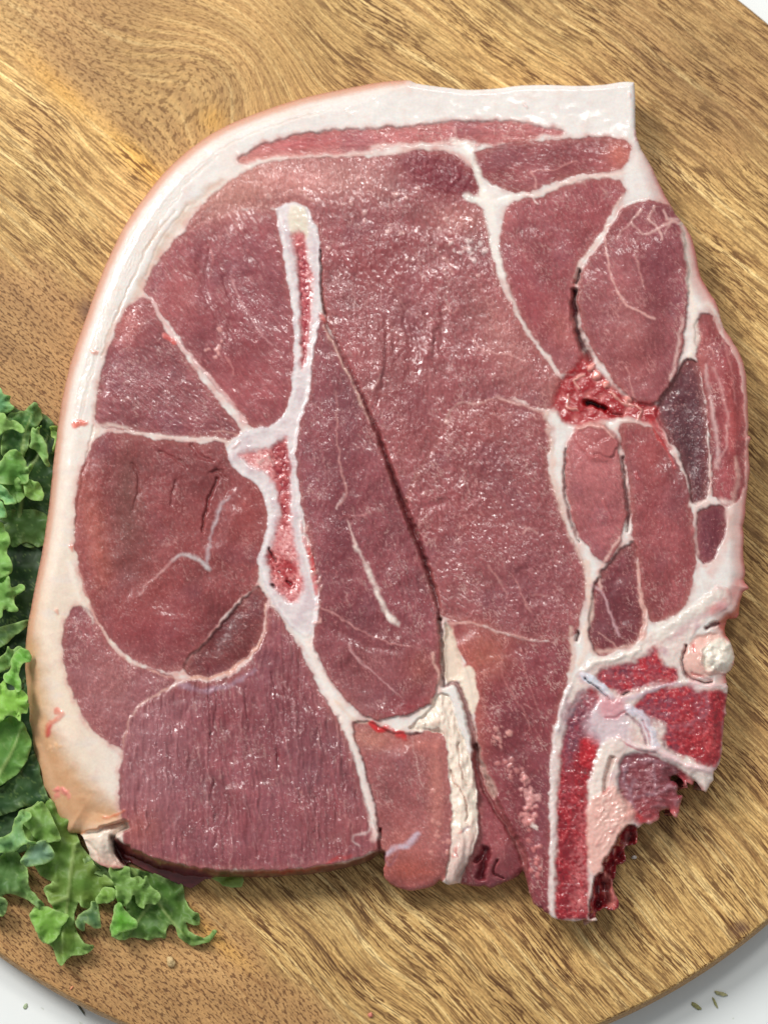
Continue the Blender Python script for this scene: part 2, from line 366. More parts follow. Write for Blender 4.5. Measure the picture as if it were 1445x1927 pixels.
# base: creamy white fat, a little yellow to the left, pinkish in patches
COL[:] = lin((229, 221, 216))
mixc(sm(320, 120, X) * sm(500, 1300, Y) * 0.75, (228, 204, 178))
mixc(sm(0.05, 0.5, n_lo) * 0.35, (228, 204, 192))
mixc(sm(0.05, 0.5, n_md) * 0.32, (220, 194, 184)); mixc(sm(0.0, 0.5, fbm(X / 60, Y / 22, 23, 3)) * .35, (216, 206, 204))
Hh += 3.0 * n_lo + 0.5 * n_md + 0.05 * n_hi
# the thin skirt of fat at the right edge is pinker
right = sm(1180, 1260, X) * sm(170, 330, Y)
mixc(right * sm(34, 4, SDo) * 0.65, (214, 140, 128))
mixc(right * sm(9, 0, SDo + 3 * n_md) * 0.7, (196, 92, 88))
Hh -= right * 10 * sm(30, 0, SDo)
# rounding towards the cut edge; big soft shoulder along the rind
ridge = sm(800, 640, X) * sm(1640, 1500, Y)            # rind side
lowl = sm(1120, 1360, Y) * sm(330, 200, X)              # where the skin turns to face us
rr = 10 + ridge * 30 + lowl * 55
q = np.clip(1 - SDo / rr, 0, 1)
Hh -= (rr * (1 - np.sqrt(np.clip(1 - q * q, 0, 1)))) * np.where(ridge > 0.5, 0.85, 0.8)
# rind (skin)
rw = 5 + ridge * 3
rindm = sm(780, 755, X) * sm(rw + 9, rw - 2, SDo + 2 * n_md)
mixc(sm(780, 740, X) * sm(30, 4, SDo + 4 * n_md) * .5, (222, 186, 166)); mixc(rindm * 0.85, (200, 150, 128)); mixc(sm(780, 755, X) * sm(5, 0, SDo + n_md) * 0.7, (186, 120, 98))
SKIN = catmull(pts('46,1235 60,1215 72,1260 82,1330 104,1395 140,1450 185,1500 225,1532 240,1546 222,1549 190,1556 155,1568 128,1572 108,1556 76,1500 52,1400 40,1300'), True)
sk = G.sd(SKIN, 60)
mixc(sm(-30, 18, sk + 8 * n_md) * 0.9, (210, 160, 118)); mixc(sm(-6, 24, sk) * sm(-0.3, 0.4, n_lo + n_md) * 0.45, (198, 146, 104)); mixc(sm(20, 0, np.abs(SDo - 14)) * sm(1180, 1260, Y) * sm(220, 120, X) * .35, (222, 184, 160))
mixc(sm(-26, 0, SDo - 22 + 22 * sm(1100, 1200, Y)) * sm(1000, 1250, Y) * sm(40, 5, SDo) * sm(170, 110, X) * 0.5, (206, 158, 112))
WET[sk > 0] = 0.12
Hh -= 16 * sm(-30, 40, sk) * sm(300, 160, X)
# layered membranes between fat band and lean, on the left
def stroke(s, w0, w1=None, c=(240, 230, 222), a=1.0, h=0.0, soft=1.6, wet=None, smooth=True, fat=1.0, raw=False, dark=False):
    global COL, Hh, WET, FAT
    P = pts(s) if isinstance(s, str) else s
    if smooth: P = catmull(P, False, 5)
    w1 = w0 if w1 is None else w1
    D, T = G.dist(P, max(w0, w1) / 2 + soft + 6, False, raw)
    hw = (w0 + (w1 - w0) * T) / 2 * (1 + 0.35 * n_md)
    m = sm(hw + soft, hw - soft, D) * a * np.clip(.82 + .7 * n_md + .3 * n_lo, .25, 1)
    mixc(m, c); Hh = Hh + h * sm(hw + max(soft, abs(h) * 0.25), 0, D)
    FAT = FAT * (1 - m) + fat * m
    if wet is not None: WET = WET * (1 - m) + wet * m
    return m
def blob(s, c, a=1.0, h=0.0, soft=3.0, wet=None, fat=None):
    global Hh, WET, FAT
    P = catmull(pts(s), True, 4) if isinstance(s, str) else s
    d = G.sd(P, soft + abs(h) + 14); m = sm(-soft, soft, d) * a
    mixc(m, c); Hh = Hh + h * sm(-soft, soft + abs(h) * 0.6, d)
    if wet is not None: WET = WET * (1 - m) + wet * m
    if fat is not None: FAT = FAT * (1 - m) + fat * m
    return m
stroke('420,345 370,382 330,430 285,505 245,585 215,655 196,725 186,775', 20, 24, (212, 180, 160), 0.75, -1.5, 7)
stroke('330,395 290,445 262,500 240,545 205,625 192,670', 3, 3, (204, 172, 146), 0.7, -1.2, 2)
stroke('300,420 255,505 222,590 200,650', 2.4, 2.4, (198, 164, 138), 0.6, -1, 1.6)
stroke('355,388 318,428 292,470 275,520', 2, 2, (208, 180, 158), 0.6, -1, 1.6)
stroke('175,800 163,860 150,930 140,1000', 3, 2, (204, 170, 150), 0.7, -2, 1.6)
stroke('190,790 172,850 160,900 150,960', 10, 8, (222, 196, 180), 0.6, 0, 3)
for k in range(9):                                      # faint long creases in the fat band
    o = 16 + 4.2 * k
    a0 = rng.randint(0, 6)
    base = pts('590,186 460,225 370,272 300,335 246,408 205,485 176,560 150,632 127,710 112,785 101,868 92,960 78,1055 62,1130 54,1200')
    b = base + np.array([0.86, 0.5]) * o; b = b[a0:a0 + rng.randint(4, 9)]
    if len(b) > 2: stroke(b, 1.6, 1.2, (224, 204, 184), 0.5, -1.2, 1.4)

# ---- muscles: name, outline, colour, fibre angle (deg, screen), fibre stretch, marbling, wetness, height
MUS = [
 ('muscle', '452,300 486,277 530,262 590,250 640,244 690,243 740,240 800,238 850,230 900,228 960,230 1010,238 1058,247 1020,253 990,262 960,268 920,270 885,262 860,267 820,268 780,268 740,270 700,278 640,286 590,289 530,293 490,297', (196, 112, 110), 5, 2.2, .55, 0.35, -2, None),
 ('muscle', '350,432 365,408 390,378 430,345 480,318 520,303 600,297 700,297 745,294 775,286 812,284 850,292 875,309 893,334 898,355 886,376 905,392 918,430 925,480 938,530 960,580 988,628 1018,668 1042,700 1056,722 1047,752 1032,768 1000,762 960,752 930,900 800,1010 768,985 740,900 695,795 655,700 622,615 607,570 604,500 600,440 587,412 575,390 555,379 530,385 505,390 460,391 420,400 380,418', (164, 88, 90), 75, 1.6, .5, 0.66, 0, None),
 ('muscle', '742,300 770,289 810,287 850,294 873,311 891,334 896,354 884,366 852,371 818,364 782,342 756,320', (140, 60, 68), 30, 2, .5, 0.35, 1, None),
 ('muscle', '892,305 900,286 930,277 980,268 1040,265 1100,261 1150,261 1180,271 1184,290 1170,310 1140,320 1100,325 1060,334 1010,352 975,362 950,352 920,340 900,325', (160, 84, 86), 15, 2, .5, 0.24, 0, None),
 ('muscle', '960,388 985,374 1012,374 1060,352 1100,340 1150,338 1172,352 1172,366 1150,400 1128,437 1108,465 1090,492 1080,520 1078,570 1083,620 1094,655 1096,680 1075,702 1055,696 1035,670 1010,640 985,600 965,560 950,510 941,470 945,430 950,408', (164, 84, 88), 72, 2, .45, 0.24, 0, None),
 ('muscle', '1160,412 1182,387 1215,378 1240,383 1268,398 1282,430 1288,480 1292,530 1290,580 1285,640 1275,680 1264,720 1243,750 1218,757 1190,747 1165,727 1142,692 1116,655 1098,615 1089,570 1092,530 1106,492 1130,462 1146,432', (158, 84, 88), 62, 2.4, .6, 0.28, 4, None),
 ('muscle', '833,810 845,773 870,759 935,749 960,755 1000,768 1029,788 1035,830 1028,880 1046,930 1058,972 1078,1018 1095,1055 1101,1100 1090,1150 1076,1198 1010,1204 960,1194 920,1178 880,1170 850,1164 830,1150 812,1090 780,1020 757,965 790,880', (160, 84, 86), 60, 1.5, .75, 0.63, 0, None),
 ('muscle', '846,1172 880,1176 920,1186 960,1200 1010,1210 1070,1206 1070,1260 1056,1310 1044,1370 1039,1430 1036,1500 1036,1600 1038,1735 1005,1708 988,1660 978,1600 950,1555 925,1490 905,1420 896,1350 888,1290 872,1235', (150, 70, 76), 62, 2.2, .8, 0.42, 0, None),
 ('muscle', '603,604 625,642 660,710 700,800 733,890 757,950 782,1012 802,1072 819,1130 827,1200 828,1262 815,1312 790,1331 760,1345 720,1352 690,1346 665,1326 640,1300 615,1262 592,1210 598,1150 600,1110 590,1050 575,980 561,900 556,850 566,790 581,740 586,680 592,640', (148, 74, 80), 78, 2.2, .45, 0.49, 5, None),
 ('muscle', '275,546 285,515 310,480 340,445 380,417 430,400 480,393 515,395 525,420 530,470 540,530 550,600 553,660 550,720 540,765 515,797 490,803 467,795 442,765 402,720 362,670 320,608 292,568', (164, 86, 90), 55, 3, .35, 0.42, 0, None),
 ('muscle', '243,577 276,563 296,600 334,655 375,712 415,763 448,803 436,824 400,820 340,821 280,813 220,805 185,797 183,760 190,710 205,660 220,620', (154, 82, 86), 40, 2, .45, 0.52, 0, None),
 ('muscle', '168,852 193,820 240,818 300,828 370,836 420,838 436,872 478,910 500,950 501,1000 486,1060 480,1098 440,1138 398,1188 358,1240 330,1262 290,1254 240,1233 202,1190 170,1138 152,1080 143,1010 148,920', (150, 74, 74), 70, 1.8, .25, 0.28, 0, None),
 ('muscle', '350,1248 402,1194 444,1144 482,1106 497,1120 500,1160 490,1200 468,1236 430,1262 390,1275 360,1266', (130, 62, 62), 50, 1.6, .25, 0.24, -4, None),
 ('muscle', '128,1158 150,1142 170,1156 195,1199 230,1240 290,1263 328,1280 300,1310 262,1330 243,1362 234,1412 212,1398 180,1378 150,1330 130,1280 120,1210', (156, 86, 88), 80, 1.5, .7, 0.49, 0, None),
 ('muscle', '504,1146 515,1150 535,1180 556,1212 576,1250 600,1302 634,1360 660,1420 680,1490 700,1550 712,1592 690,1606 640,1621 560,1633 460,1637 380,1634 320,1622 270,1607 238,1592 231,1540 227,1480 233,1420 242,1365 262,1332 302,1310 345,1287 400,1284 450,1266 487,1222 502,1180', (152, 80, 86), 84, 5, .3, 0.66, 2, None),
 ('muscle', '668,1364 700,1364 735,1380 770,1384 818,1376 834,1392 842,1450 848,1530 846,1600 836,1652 810,1672 775,1680 745,1673 722,1650 724,1615 718,1590 712,1540 694,1470 676,1400', (164, 92, 92), 65, 1.5, .5, 0.39, -5, None),
 ('muscle', '896,1402 912,1460 940,1520 968,1570 985,1610 985,1645 950,1664 925,1674 880,1672 862,1660 880,1630 902,1580 900,1500 892,1440', (150, 72, 78), 70, 2, .2, 0.35, -14, None),
 ('muscle', '1072,832 1087,809 1110,801 1140,806 1158,832 1165,870 1174,920 1176,970 1163,1020 1140,1058 1117,1040 1092,1008 1072,950 1066,880', (178, 100, 102), 60, 1.5, .3, 0.28, 3, None),
 ('muscle', '1167,812 1190,800 1230,812 1258,850 1282,892 1297,950 1307,1010 1308,1060 1295,1120 1272,1153 1232,1168 1211,1130 1201,1060 1191,990 1186,920 1179,870', (160, 80, 82), 75, 2, .35, 0.35, 0, None),
 ('muscle', '1118,1110 1138,1073 1172,1034 1193,1024 1197,1070 1206,1130 1211,1170 1192,1212 1160,1221 1127,1228 1112,1190', (132, 62, 68), 70, 2, .6, 0.35, -5, None),
 ('muscle', '1264,722 1290,682 1310,682 1318,720 1327,790 1331,870 1326,930 1305,946 1295,900 1277,850 1247,802 1237,766', (112, 56, 64), 70, 2, .3, 0.63, -5, None),
 ('muscle', '1312,602 1333,592 1348,620 1370,652 1386,692 1396,760 1400,850 1396,930 1375,950 1345,932 1341,870 1334,800 1324,720 1313,670 1309,630', (160, 76, 80), 75, 2, .9, 0.35, -2, None),
 ('muscle', '1318,962 1348,952 1366,964 1362,1000 1350,1040 1325,1058 1313,1040 1311,990', (134, 64, 74), 80, 2, .3, 0.28, -2, None),
]
mid = 1
ridgen = np.abs(fbm(X / 30, Y / 30, 77, 4)); ridge2 = np.abs(fbm(X / 13, Y / 13, 87, 3))
MD = np.full(X.shape, 0.0)
for mi, (nm, s, c, ang, stre, marb, wet, hh, lab) in enumerate(MUS):
    P = catmull(pts(s), True, 4)
    d = G.sd(P, 46); d = d + 3.0 + 4.8 * n_md * sm(12, 0, np.abs(d)) + 2.6 * n_lo; es = 4.5 if mi == 0 else 2.2; m = sm(-es, es, d + 1.4 * n_hi)
    near = sm(-12, -1, d) * (1 - m) * .75 * np.clip(.6 + n_md, 0, 1); mixc(near * FAT, (206, 150, 142))
    a = math.radians(ang + 0.0); ang_f = a + 0.35 * n_lo
    u = X * np.cos(ang_f.mean()) + Y * np.sin(ang_f.mean()); v = -X * np.sin(ang_f.mean()) + Y * np.cos(ang_f.mean())
    u = u + 14 * n_lo; v = v + 10 * n_lo + 3.5 * n_md
    fib = fbm(u / (9 * stre), v / 6, 100 + mi, 3); fib2 = fbm(u / (5 * stre), v / 3.2, 140 + mi, 2)
    big = fbm(X / 70, Y / 70, 180 + mi, 3)
    base = lin(c)[None, None, :] * (1 + 0.30 * fib[..., None] + 0.42 * big[..., None])
    base = base * (1 + 0.10 * fib2[..., None])
    # lighter, browner translucent rim
    rim = sm(16, 2, d)[..., None] * 0.30 * (0.6 + 0.8 * np.clip(n_lo[..., None] + 0.5, 0, 1))
    base = base * (1 - rim) + lin((190, 120, 108)) * rim
    # purple cast in places
    pc = sm(0.05, 0.5, fbm(X / 90, Y / 90, 220 + mi, 2))[..., None] * 0.35
    base = base * (1 - pc) + lin((146, 86, 98)) * pc * (np.mean(c) / 112)
    rc = sm(0.1, 0.5, fbm(X / 60, Y / 60, 260 + mi, 2))[..., None] * 0.25
    base = base * (1 - rc) + lin((158, 66, 70)) * rc
    # marbling: thin broken pale threads
    br = sm(-0.15, 0.35, fbm(X / 45, Y / 45, 300 + mi, 2) + 0.35 * (marb - 0.5))
    fr = np.abs(fbm(u / (26 * stre), v / 15, 340 + mi, 3))
    mk = np.maximum(sm(0.034, 0.006, ridgen) * .6, sm(0.035, 0.008, fr) * 0.7) * sm(.35, .9, br + .25 * n_md) * (.25 + marb)
    speck = sm(0.20, 0.5, fbm(u / (4.5 * stre), v / 5, 380 + mi, 2)) * 0.34 * (.5 + br)
    mk = np.maximum(mk, speck)[..., None] * 0.85
    base = base * (1 - mk) + lin((222, 180, 170)) * mk
    base = base * np.array([0.83, 0.82, 0.84])
    COL = COL * (1 - m[..., None]) + base * m[..., None]
    WET = WET * (1 - m) + (wet * (0.25 + .9 * sm(-.25, .4, big + .5 * n_md))) * m
    FAT = FAT * (1 - m) + 0.0
    mm = d > 0
    ff = np.stack([u / (4.6 * stre), v / 2.7, 0 * u + mi], -1); FU[mm] = ff[mm]
    dome = 1.0 * sm(0, 40, d) - .5
    detail = wet * (1.9 * fib + 1.0 * fib2) + 0.7 * n_md + 1.5 * big
    if stre > 4: detail = detail + 2.4 * fbm(u / 90 + n_lo, v / 14 + 1.2 * n_lo, 9, 3) + .9 * fbm(u / 40, v / 6, 19, 2)
    Hh = Hh + (dome + detail + hh + mk[..., 0] * 0.6) * sm(-2, 3, d)
    ID[mm] = mid + mi; NAMES[mid + mi] = (nm, lab)
nid = mid + len(MUS)

def tint(x0, y0, rx, ry, rot, c, a):
    r_ = math.radians(rot); dx, dy = X - x0, Y - y0; p = dx * math.cos(r_) + dy * math.sin(r_); q_ = -dx * math.sin(r_) + dy * math.cos(r_)
    g = np.clip(np.exp(-((p / rx) ** 2 + (q_ / ry) ** 2)) * a * (1 - FAT) * (1.1 + .5 * n_md), 0, .9)
    global COL
    COL = COL * (1 - g[..., None]) + (lin(c) * np.array([.90, .84, .84]) * (1 + .5 * (COL[..., :1] / .3 - 1))) * g[..., None]
for a in ((450, 350, 110, 50, -20, (198, 142, 130), 1), (620, 335, 130, 40, 0, (192, 134, 128), .9), (560, 340, 60, 20, 0, (190, 130, 124), .6), (870, 410, 60, 30, 0, (190, 124, 116), .6), (950, 640, 40, 90, -25, (190, 124, 118), .6), (280, 1420, 60, 130, 0, (176, 120, 124), .6), (200, 1290, 50, 70, 0, (182, 122, 120), .6), (760, 1600, 50, 60, 0, (190, 116, 106), .6), (650, 1330, 60, 30, 20, (172, 112, 110), .6), (1050, 740, 30, 50, 0, (190, 126, 118), .5), (820, 328, 70, 32, 15, (150, 62, 72), .9), (560, 270, 80, 14, -5, (172, 78, 84), .5),
  (240, 610, 30, 40, 30, (190, 104, 98), .6), (180, 1010, 26, 120, -10, (186, 104, 90), .7), (240, 960, 34, 120, 0, (128, 80, 74), .7), (300, 1180, 110, 50, 0, (150, 62, 68), .6), (290, 1120, 50, 60, 0, (166, 78, 76), .5),
  (910, 1230, 50, 50, 40, (192, 112, 96), .8), (890, 1320, 22, 110, -12, (180, 96, 86), .7), (1000, 1100, 70, 100, 0, (146, 76, 84), .6), (700, 500, 90, 50, 20, (156, 74, 78), .6), (720, 640, 60, 120, 10, (160, 92, 92), .5),
  (480, 560, 60, 120, -20, (146, 76, 84), .6), (340, 560, 40, 60, 0, (176, 96, 96), .6), (470, 700, 70, 60, 0, (160, 74, 78), .5), (640, 900, 30, 200, 0, (138, 66, 76), .5), (700, 1260, 80, 60, 30, (152, 88, 90), .6), (790, 1260, 30, 40, 0, (178, 100, 90), .5), (770, 1330, 50, 14, -15, (150, 52, 60), .6),
  (1000, 560, 30, 80, -15, (160, 70, 78), .5), (1060, 620, 30, 60, -20, (176, 100, 96), .6), (1180, 600, 50, 80, 0, (170, 100, 98), .6), (1200, 700, 50, 40, 20, (172, 94, 94), .5), (1240, 490, 40, 60, 0, (142, 70, 80), .6), (1110, 420, 60, 40, 0, (158, 76, 80), .5), (1080, 290, 60, 20, 0, (150, 70, 76), .5), (1165, 290, 25, 25, 0, (206, 120, 104), .7),
  (300, 1420, 60, 150, 0, (148, 88, 96), .5), (480, 1560, 150, 50, 0, (150, 78, 86), .5), (260, 1560, 40, 40, 0, (176, 100, 92), .6), (650, 1560, 60, 40, 0, (170, 92, 92), .4), (820, 1470, 18, 140, 0, (196, 126, 116), .75), (700, 1390, 40, 20, 10, (190, 128, 112), .8), (780, 1400, 50, 20, 0, (190, 116, 106), .8), (780, 1640, 60, 26, 0, (186, 96, 82), .7),
  (1320, 660, 30, 60, -15, (184, 104, 100), .6), (1380, 780, 20, 120, 0, (186, 88, 86), .6), (1240, 960, 30, 100, 0, (160, 76, 80), .5), (1230, 860, 30, 40, 0, (176, 84, 84), .6), (1120, 880, 50, 60, 0, (184, 110, 110), .5), (400, 1000, 60, 60, 0, (152, 70, 68), .6), (470, 960, 26, 60, 0, (160, 72, 70), .6), (180, 1300, 40, 60, 0, (156, 96, 98), .6), (940, 1600, 36, 60, 0, (168, 88, 90), .6), (900, 980, 90, 60, -10, (158, 78, 80), .5), (780, 800, 50, 90, 10, (150, 74, 76), .5), (930, 800, 80, 40, 0, (172, 94, 92), .5)):
    tint(*a)
for a in ((840, 335, 50, 28, 15, (128, 50, 62), .7), (400, 640, 80, 50, 20, (132, 62, 70), .5), (370, 900, 60, 60, 0, (122, 54, 56), .6), (260, 1060, 40, 60, 0, (134, 70, 68), .5), (420, 1180, 50, 30, -40, (108, 44, 50), .7), (640, 1000, 30, 120, 0, (124, 56, 66), .6), (700, 1180, 50, 24, 20, (120, 50, 58), .5), (1290, 830, 34, 110, 0, (96, 44, 54), .6), (1160, 1140, 34, 60, 0, (116, 48, 58), .5), (1040, 290, 60, 18, 0, (128, 56, 62), .5), (980, 1450, 34, 110, -8, (116, 48, 56), .6), (540, 1350, 60, 90, 0, (130, 60, 70), .5), (1240, 520, 34, 70, 0, (126, 58, 68), .5), (730, 480, 50, 60, 0, (134, 58, 62), .5), (1340, 990, 20, 40, 0, (118, 50, 60), .6), (760, 700, 30, 60, 0, (136, 62, 66), .4), (930, 900, 50, 80, 0, (138, 68, 72), .4)):
    tint(*a)
for x0, y0, rx, ry, rot, a in ((760, 600, 130, 170, 0, .6), (900, 450, 60, 60, 0, .9), (640, 540, 24, 60, 0, .9), (670, 700, 50, 90, 0, .6), (470, 560, 30, 110, -28, .8), (290, 740, 90, 50, 0, .8), (960, 900, 90, 120, 0, .6), (900, 1080, 120, 90, 0, .6),
  (620, 800, 30, 160, 0, .5), (320, 1400, 80, 160, 0, .7), (540, 1480, 80, 180, -8, 1.1), (380, 1540, 60, 80, 0, .9), (620, 1440, 50, 120, -12, .8), (1290, 850, 40, 90, 0, .9), (720, 360, 70, 60, 0, .7), (150, 1240, 30, 60, 0, .9), (740, 1470, 40, 50, 0, .7), (460, 860, 50, 50, 0, .5)):
    r_ = math.radians(rot); dx, dy = X - x0, Y - y0; p = dx * math.cos(r_) + dy * math.sin(r_); q_ = -dx * math.sin(r_) + dy * math.cos(r_)
    WET = np.clip(WET + np.exp(-((p / rx) ** 2 + (q_ / ry) ** 2)) * a * .6 * (1 - FAT), 0, 1)
# ---- dark striations of the coarse-grained cut
for k in range(34):
    x0 = 250 + rng.rand() * 430; y0 = 1240 + rng.rand() * 300; L = 40 + rng.rand() * 150
    P = np.array([[x0 + 7 * math.sin(q * 2 + k) + (-0.06 if x0 < 420 else 0.16) * q * L * (1 if x0 > 420 else 1), y0 + q * L] for q in np.linspace(0, 1, 5)])
    dd = rng.rand() < 0.6
    P = P[P[:, 1] < 1612]
    if len(P) > 2: stroke(P, 2.6, 1.4, (118, 48, 58) if dd else (196, 140, 142), 0.35, -2.0 if dd else 1.2, 2.2, fat=0)

# ---- blade bone
def texture_marrow(P, cs, seed, h=-3, soft=3.0, id_=None):
    global COL, Hh, WET, FAT
    d = G.sd(P, 20); m = sm(-soft - 1.5, soft + 1.5, d + 3 * n_hi + 6 * n_md)
    f1 = 1.4 * fbm(X / 16, Y / 16, seed, 4, .75); f2 = 1.2 * fbm(X / 6, Y / 6, seed + 9, 2, .7); f3 = fbm(X / 24, Y / 24, seed + 5, 2)
    b = lin(cs[0])[None, None] * (1 - sm(-0.3, 0.35, f1 + f3)[..., None]) + lin(cs[1])[None, None] * sm(-0.3, 0.35, f1 + f3)[..., None]
    k = sm(0.30, 0.6, f2 + 0.5 * f3)[..., None] * 0.7; b = b * (1 - k) + lin(cs[2]) * k
    k = sm(0.2, 0.5, -f2)[..., None] * 0.7; b = b * (1 - k) + lin(cs[3]) * k
    b = b * np.array([1.0, .72, .76]); COL = COL * (1 - m[..., None]) + b * m[..., None]
    WET = WET * (1 - m) + 0.5 * m
    Hh = Hh + (h + .45 * f2 + 1.3 * f1) * m; FAT = FAT * (1 - m) + .68 * m
    if id_ is not None: ID[d > 0] = id_
BONE = catmull(pts('520,397 530,386 545,381 562,382 577,390 588,412 600,445 605,500 604,560 598,620 588,680 581,740 565,790 557,850 560,900 567,960 578,1040 592,1085 600,1125 597,1165 582,1196 562,1192 540,1172 512,1132 492,1085 485,1050 498,1012 504,965 492,925 465,900 436,876 428,848 445,822 480,806 512,800 540,770 550,720 554,660 552,600 540,520 528,450'), True)
d = G.sd(BONE, 40); m = sm(-2, 2, d)
mixc(m, (220, 206, 206)); mixc(m * sm(-0.2, 0.4, n_md) * 0.6, (198, 172, 178)); mixc(m * sm(1.5, 5, d) * sm(11, 5, d) * 0.4, (240, 232, 230))
WET = WET * (1 - m) + 0.35 * m; FAT = np.maximum(FAT, m)
Hh = Hh + m * (.8 + .5 * n_hi + 1.0 * n_md); ID[d > 0] = nid; NAMES[nid] = ('blade_bone', 'long white Y-shaped bone with a thin red core')
FU[d > 0] = np.stack([X / 5, Y / 5, 0 * X], -1)[d > 0]
RED = [(150, 40, 52), (190, 70, 80), (224, 160, 156), (92, 18, 30)]
blob('545,392 560,386 574,392 580,420 578,446 560,450 546,430', (226, 212, 190), .8, 0, 5)
texture_marrow(catmull(pts('552,440 566,436 575,450 584,500 587,570 582,640 572,690 566,692 566,640 566,580 560,510 552,460'), True), [(196, 120, 118), (214, 160, 152), (236, 214, 206), (160, 70, 72)], 500, -2, 5)
texture_marrow(catmull(pts('560,470 572,468 580,510 582,580 578,640 570,684 567,640 566,580 562,520'), True), [(158, 58, 70), (190, 104, 108), (222, 170, 166), (110, 24, 40)], 510, -3, 3, nid + 1)
texture_marrow(catmull(pts('452,856 480,846 512,842 538,822 542,850 544,900 546,960 552,1010 562,1055 572,1095 566,1125 548,1135 522,1112 506,1080 504,1045 516,1012 524,975 522,935 505,895 478,878'), True), [(206, 140, 138), (220, 172, 166), (238, 218, 210), (158, 50, 58)], 520, -2, 5, nid + 1)
texture_marrow(catmull(pts('512,848 534,828 542,860 544,920 542,990 530,985 526,930 516,895'), True), [(150, 44, 56), (184, 96, 96), (214, 150, 146), (110, 20, 34)], 530, -2, 4)
texture_marrow(catmull(pts('505,1040 520,1035 535,1050 560,1070 560,1100 540,1115 520,1095 508,1070'), True), [(170, 60, 64), (206, 130, 126), (232, 196, 188), (96, 20, 28)], 540, -3, 5)
NAMES[nid + 1] = ('marrow', None)
for s in ('508,1032 514,1048 520,1056', '512,1100 516,1106', '540,1095 546,1100'): stroke(s, 5, 4, (84, 16, 26), .8, -7)
# ---- vertebra
VERT = catmull(pts('1092,1262 1104,1246 1124,1236 1160,1232 1190,1220 1220,1198 1260,1172 1296,1148 1330,1118 1352,1104 1372,1112 1372,1140 1340,1158 1312,1186 1292,1214 1283,1240 1285,1264 1298,1284 1316,1294 1345,1292 1372,1290 1374,1345 1366,1440 1350,1462 1345,1490 1318,1488 1300,1462 1274,1442 1244,1424 1216,1412 1186,1416 1168,1432 1160,1470 1166,1500 1184,1520 1200,1540 1178,1566 1158,1600 1140,1626 1128,1650 1124,1700 1128,1738 1080,1738 1040,1732 1037,1660 1036,1590 1035,1500 1038,1430 1046,1366 1058,1312 1074,1285'), True)
d = G.sd(VERT, 40); m = sm(-2.5, 2.5, d + n_hi)
mixc(m, (226, 208, 200)); mixc(m * sm(-0.1, 0.45, n_md) * 0.6, (216, 172, 166)); mixc(m * sm(0.1, 0.5, fbm(X / 40, Y / 40, 61, 2)) * .6, (198, 158, 166))
WET = WET * (1 - m) + 0.5 * m; FAT = np.maximum(FAT, m)
Hh = Hh + m * (1 + .9 * n_hi + 1.6 * n_md); ID[d > 0] = nid + 2; NAMES[nid + 2] = ('vertebra', 'sawn backbone with white rim and red spongy core')
FU[d > 0] = np.stack([X / 5, Y / 5, 0 * X], -1)[d > 0]
DK = [(140, 50, 66), (168, 40, 54), (204, 110, 112), (92, 30, 48)]
texture_marrow(catmull(pts('1120,1272 1142,1256 1180,1248 1218,1232 1232,1222 1250,1248 1272,1258 1278,1276 1262,1292 1230,1288 1190,1300 1165,1306 1140,1292'), True), [(150, 66, 78), (176, 44, 56), (206, 132, 132), (98, 40, 58)], 550, -2, 5, nid + 3)
texture_marrow(catmull(pts('1190,1332 1222,1302 1262,1292 1292,1290 1310,1302 1340,1304 1368,1304 1364,1350 1358,1400 1350,1440 1322,1438 1290,1424 1262,1416 1250,1400 1252,1370 1230,1352 1205,1345'), True), [(150, 60, 74), (178, 44, 56), (216, 130, 126), (100, 40, 58)], 560, -2, 5, nid + 3)
texture_marrow(catmull(pts('1290,1330 1330,1304 1366,1304 1362,1360 1352,1434 1325,1436 1285,1415 1270,1395 1275,1360'), True), [(150, 30, 42), (178, 50, 58), (214, 120, 118), (106, 18, 32)], 565, 0, 7)
texture_marrow(catmull(pts('1056,1420 1066,1360 1082,1318 1104,1296 1126,1300 1130,1318 1116,1340 1112,1368 1128,1385 1126,1420 1112,1450 1106,1500 1110,1560 1108,1640 1106,1724 1078,1730 1046,1724 1046,1640 1048,1560 1049,1480'), True), [(138, 22, 38), (164, 30, 44), (220, 140, 138), (88, 8, 24)], 570, -2, 4, nid + 3)
texture_marrow(catmull(pts('1062,1400 1070,1350 1086,1322 1108,1304 1122,1312 1108,1345 1102,1370 1104,1392 1090,1400 1076,1440 1062,1450'), True), [(138, 84, 94), (150, 66, 80), (190, 150, 154), (96, 44, 60)], 575, 0, 6)
texture_marrow(catmull(pts('1092,1400 1112,1386 1126,1392 1122,1420 1110,1440 1096,1440'), True), [(178, 30, 44), (196, 40, 54), (220, 110, 110), (140, 14, 30)], 577, 0, 4)
stroke('1322,1348 1300,1362 1270,1368 1245,1372', 6, 4, (160, 100, 112), .55, 0, 4)
stroke('1330,1310 1332,1335 1318,1352', 6, 4, (176, 120, 130), .45, 0, 4)
NAMES[nid + 3] = ('marrow', None)
def patchy(x0, y0, rx, ry, c, a, sd_):
    g = np.exp(-(((X - x0) / rx) ** 2 + ((Y - y0) / ry) ** 2)) * a * sm(-.35, .3, fbm(X / 9, Y / 9, sd_, 3)) * (G.inside(VERT) | G.inside(BONE)); mixc(np.clip(g, 0, .9), c)
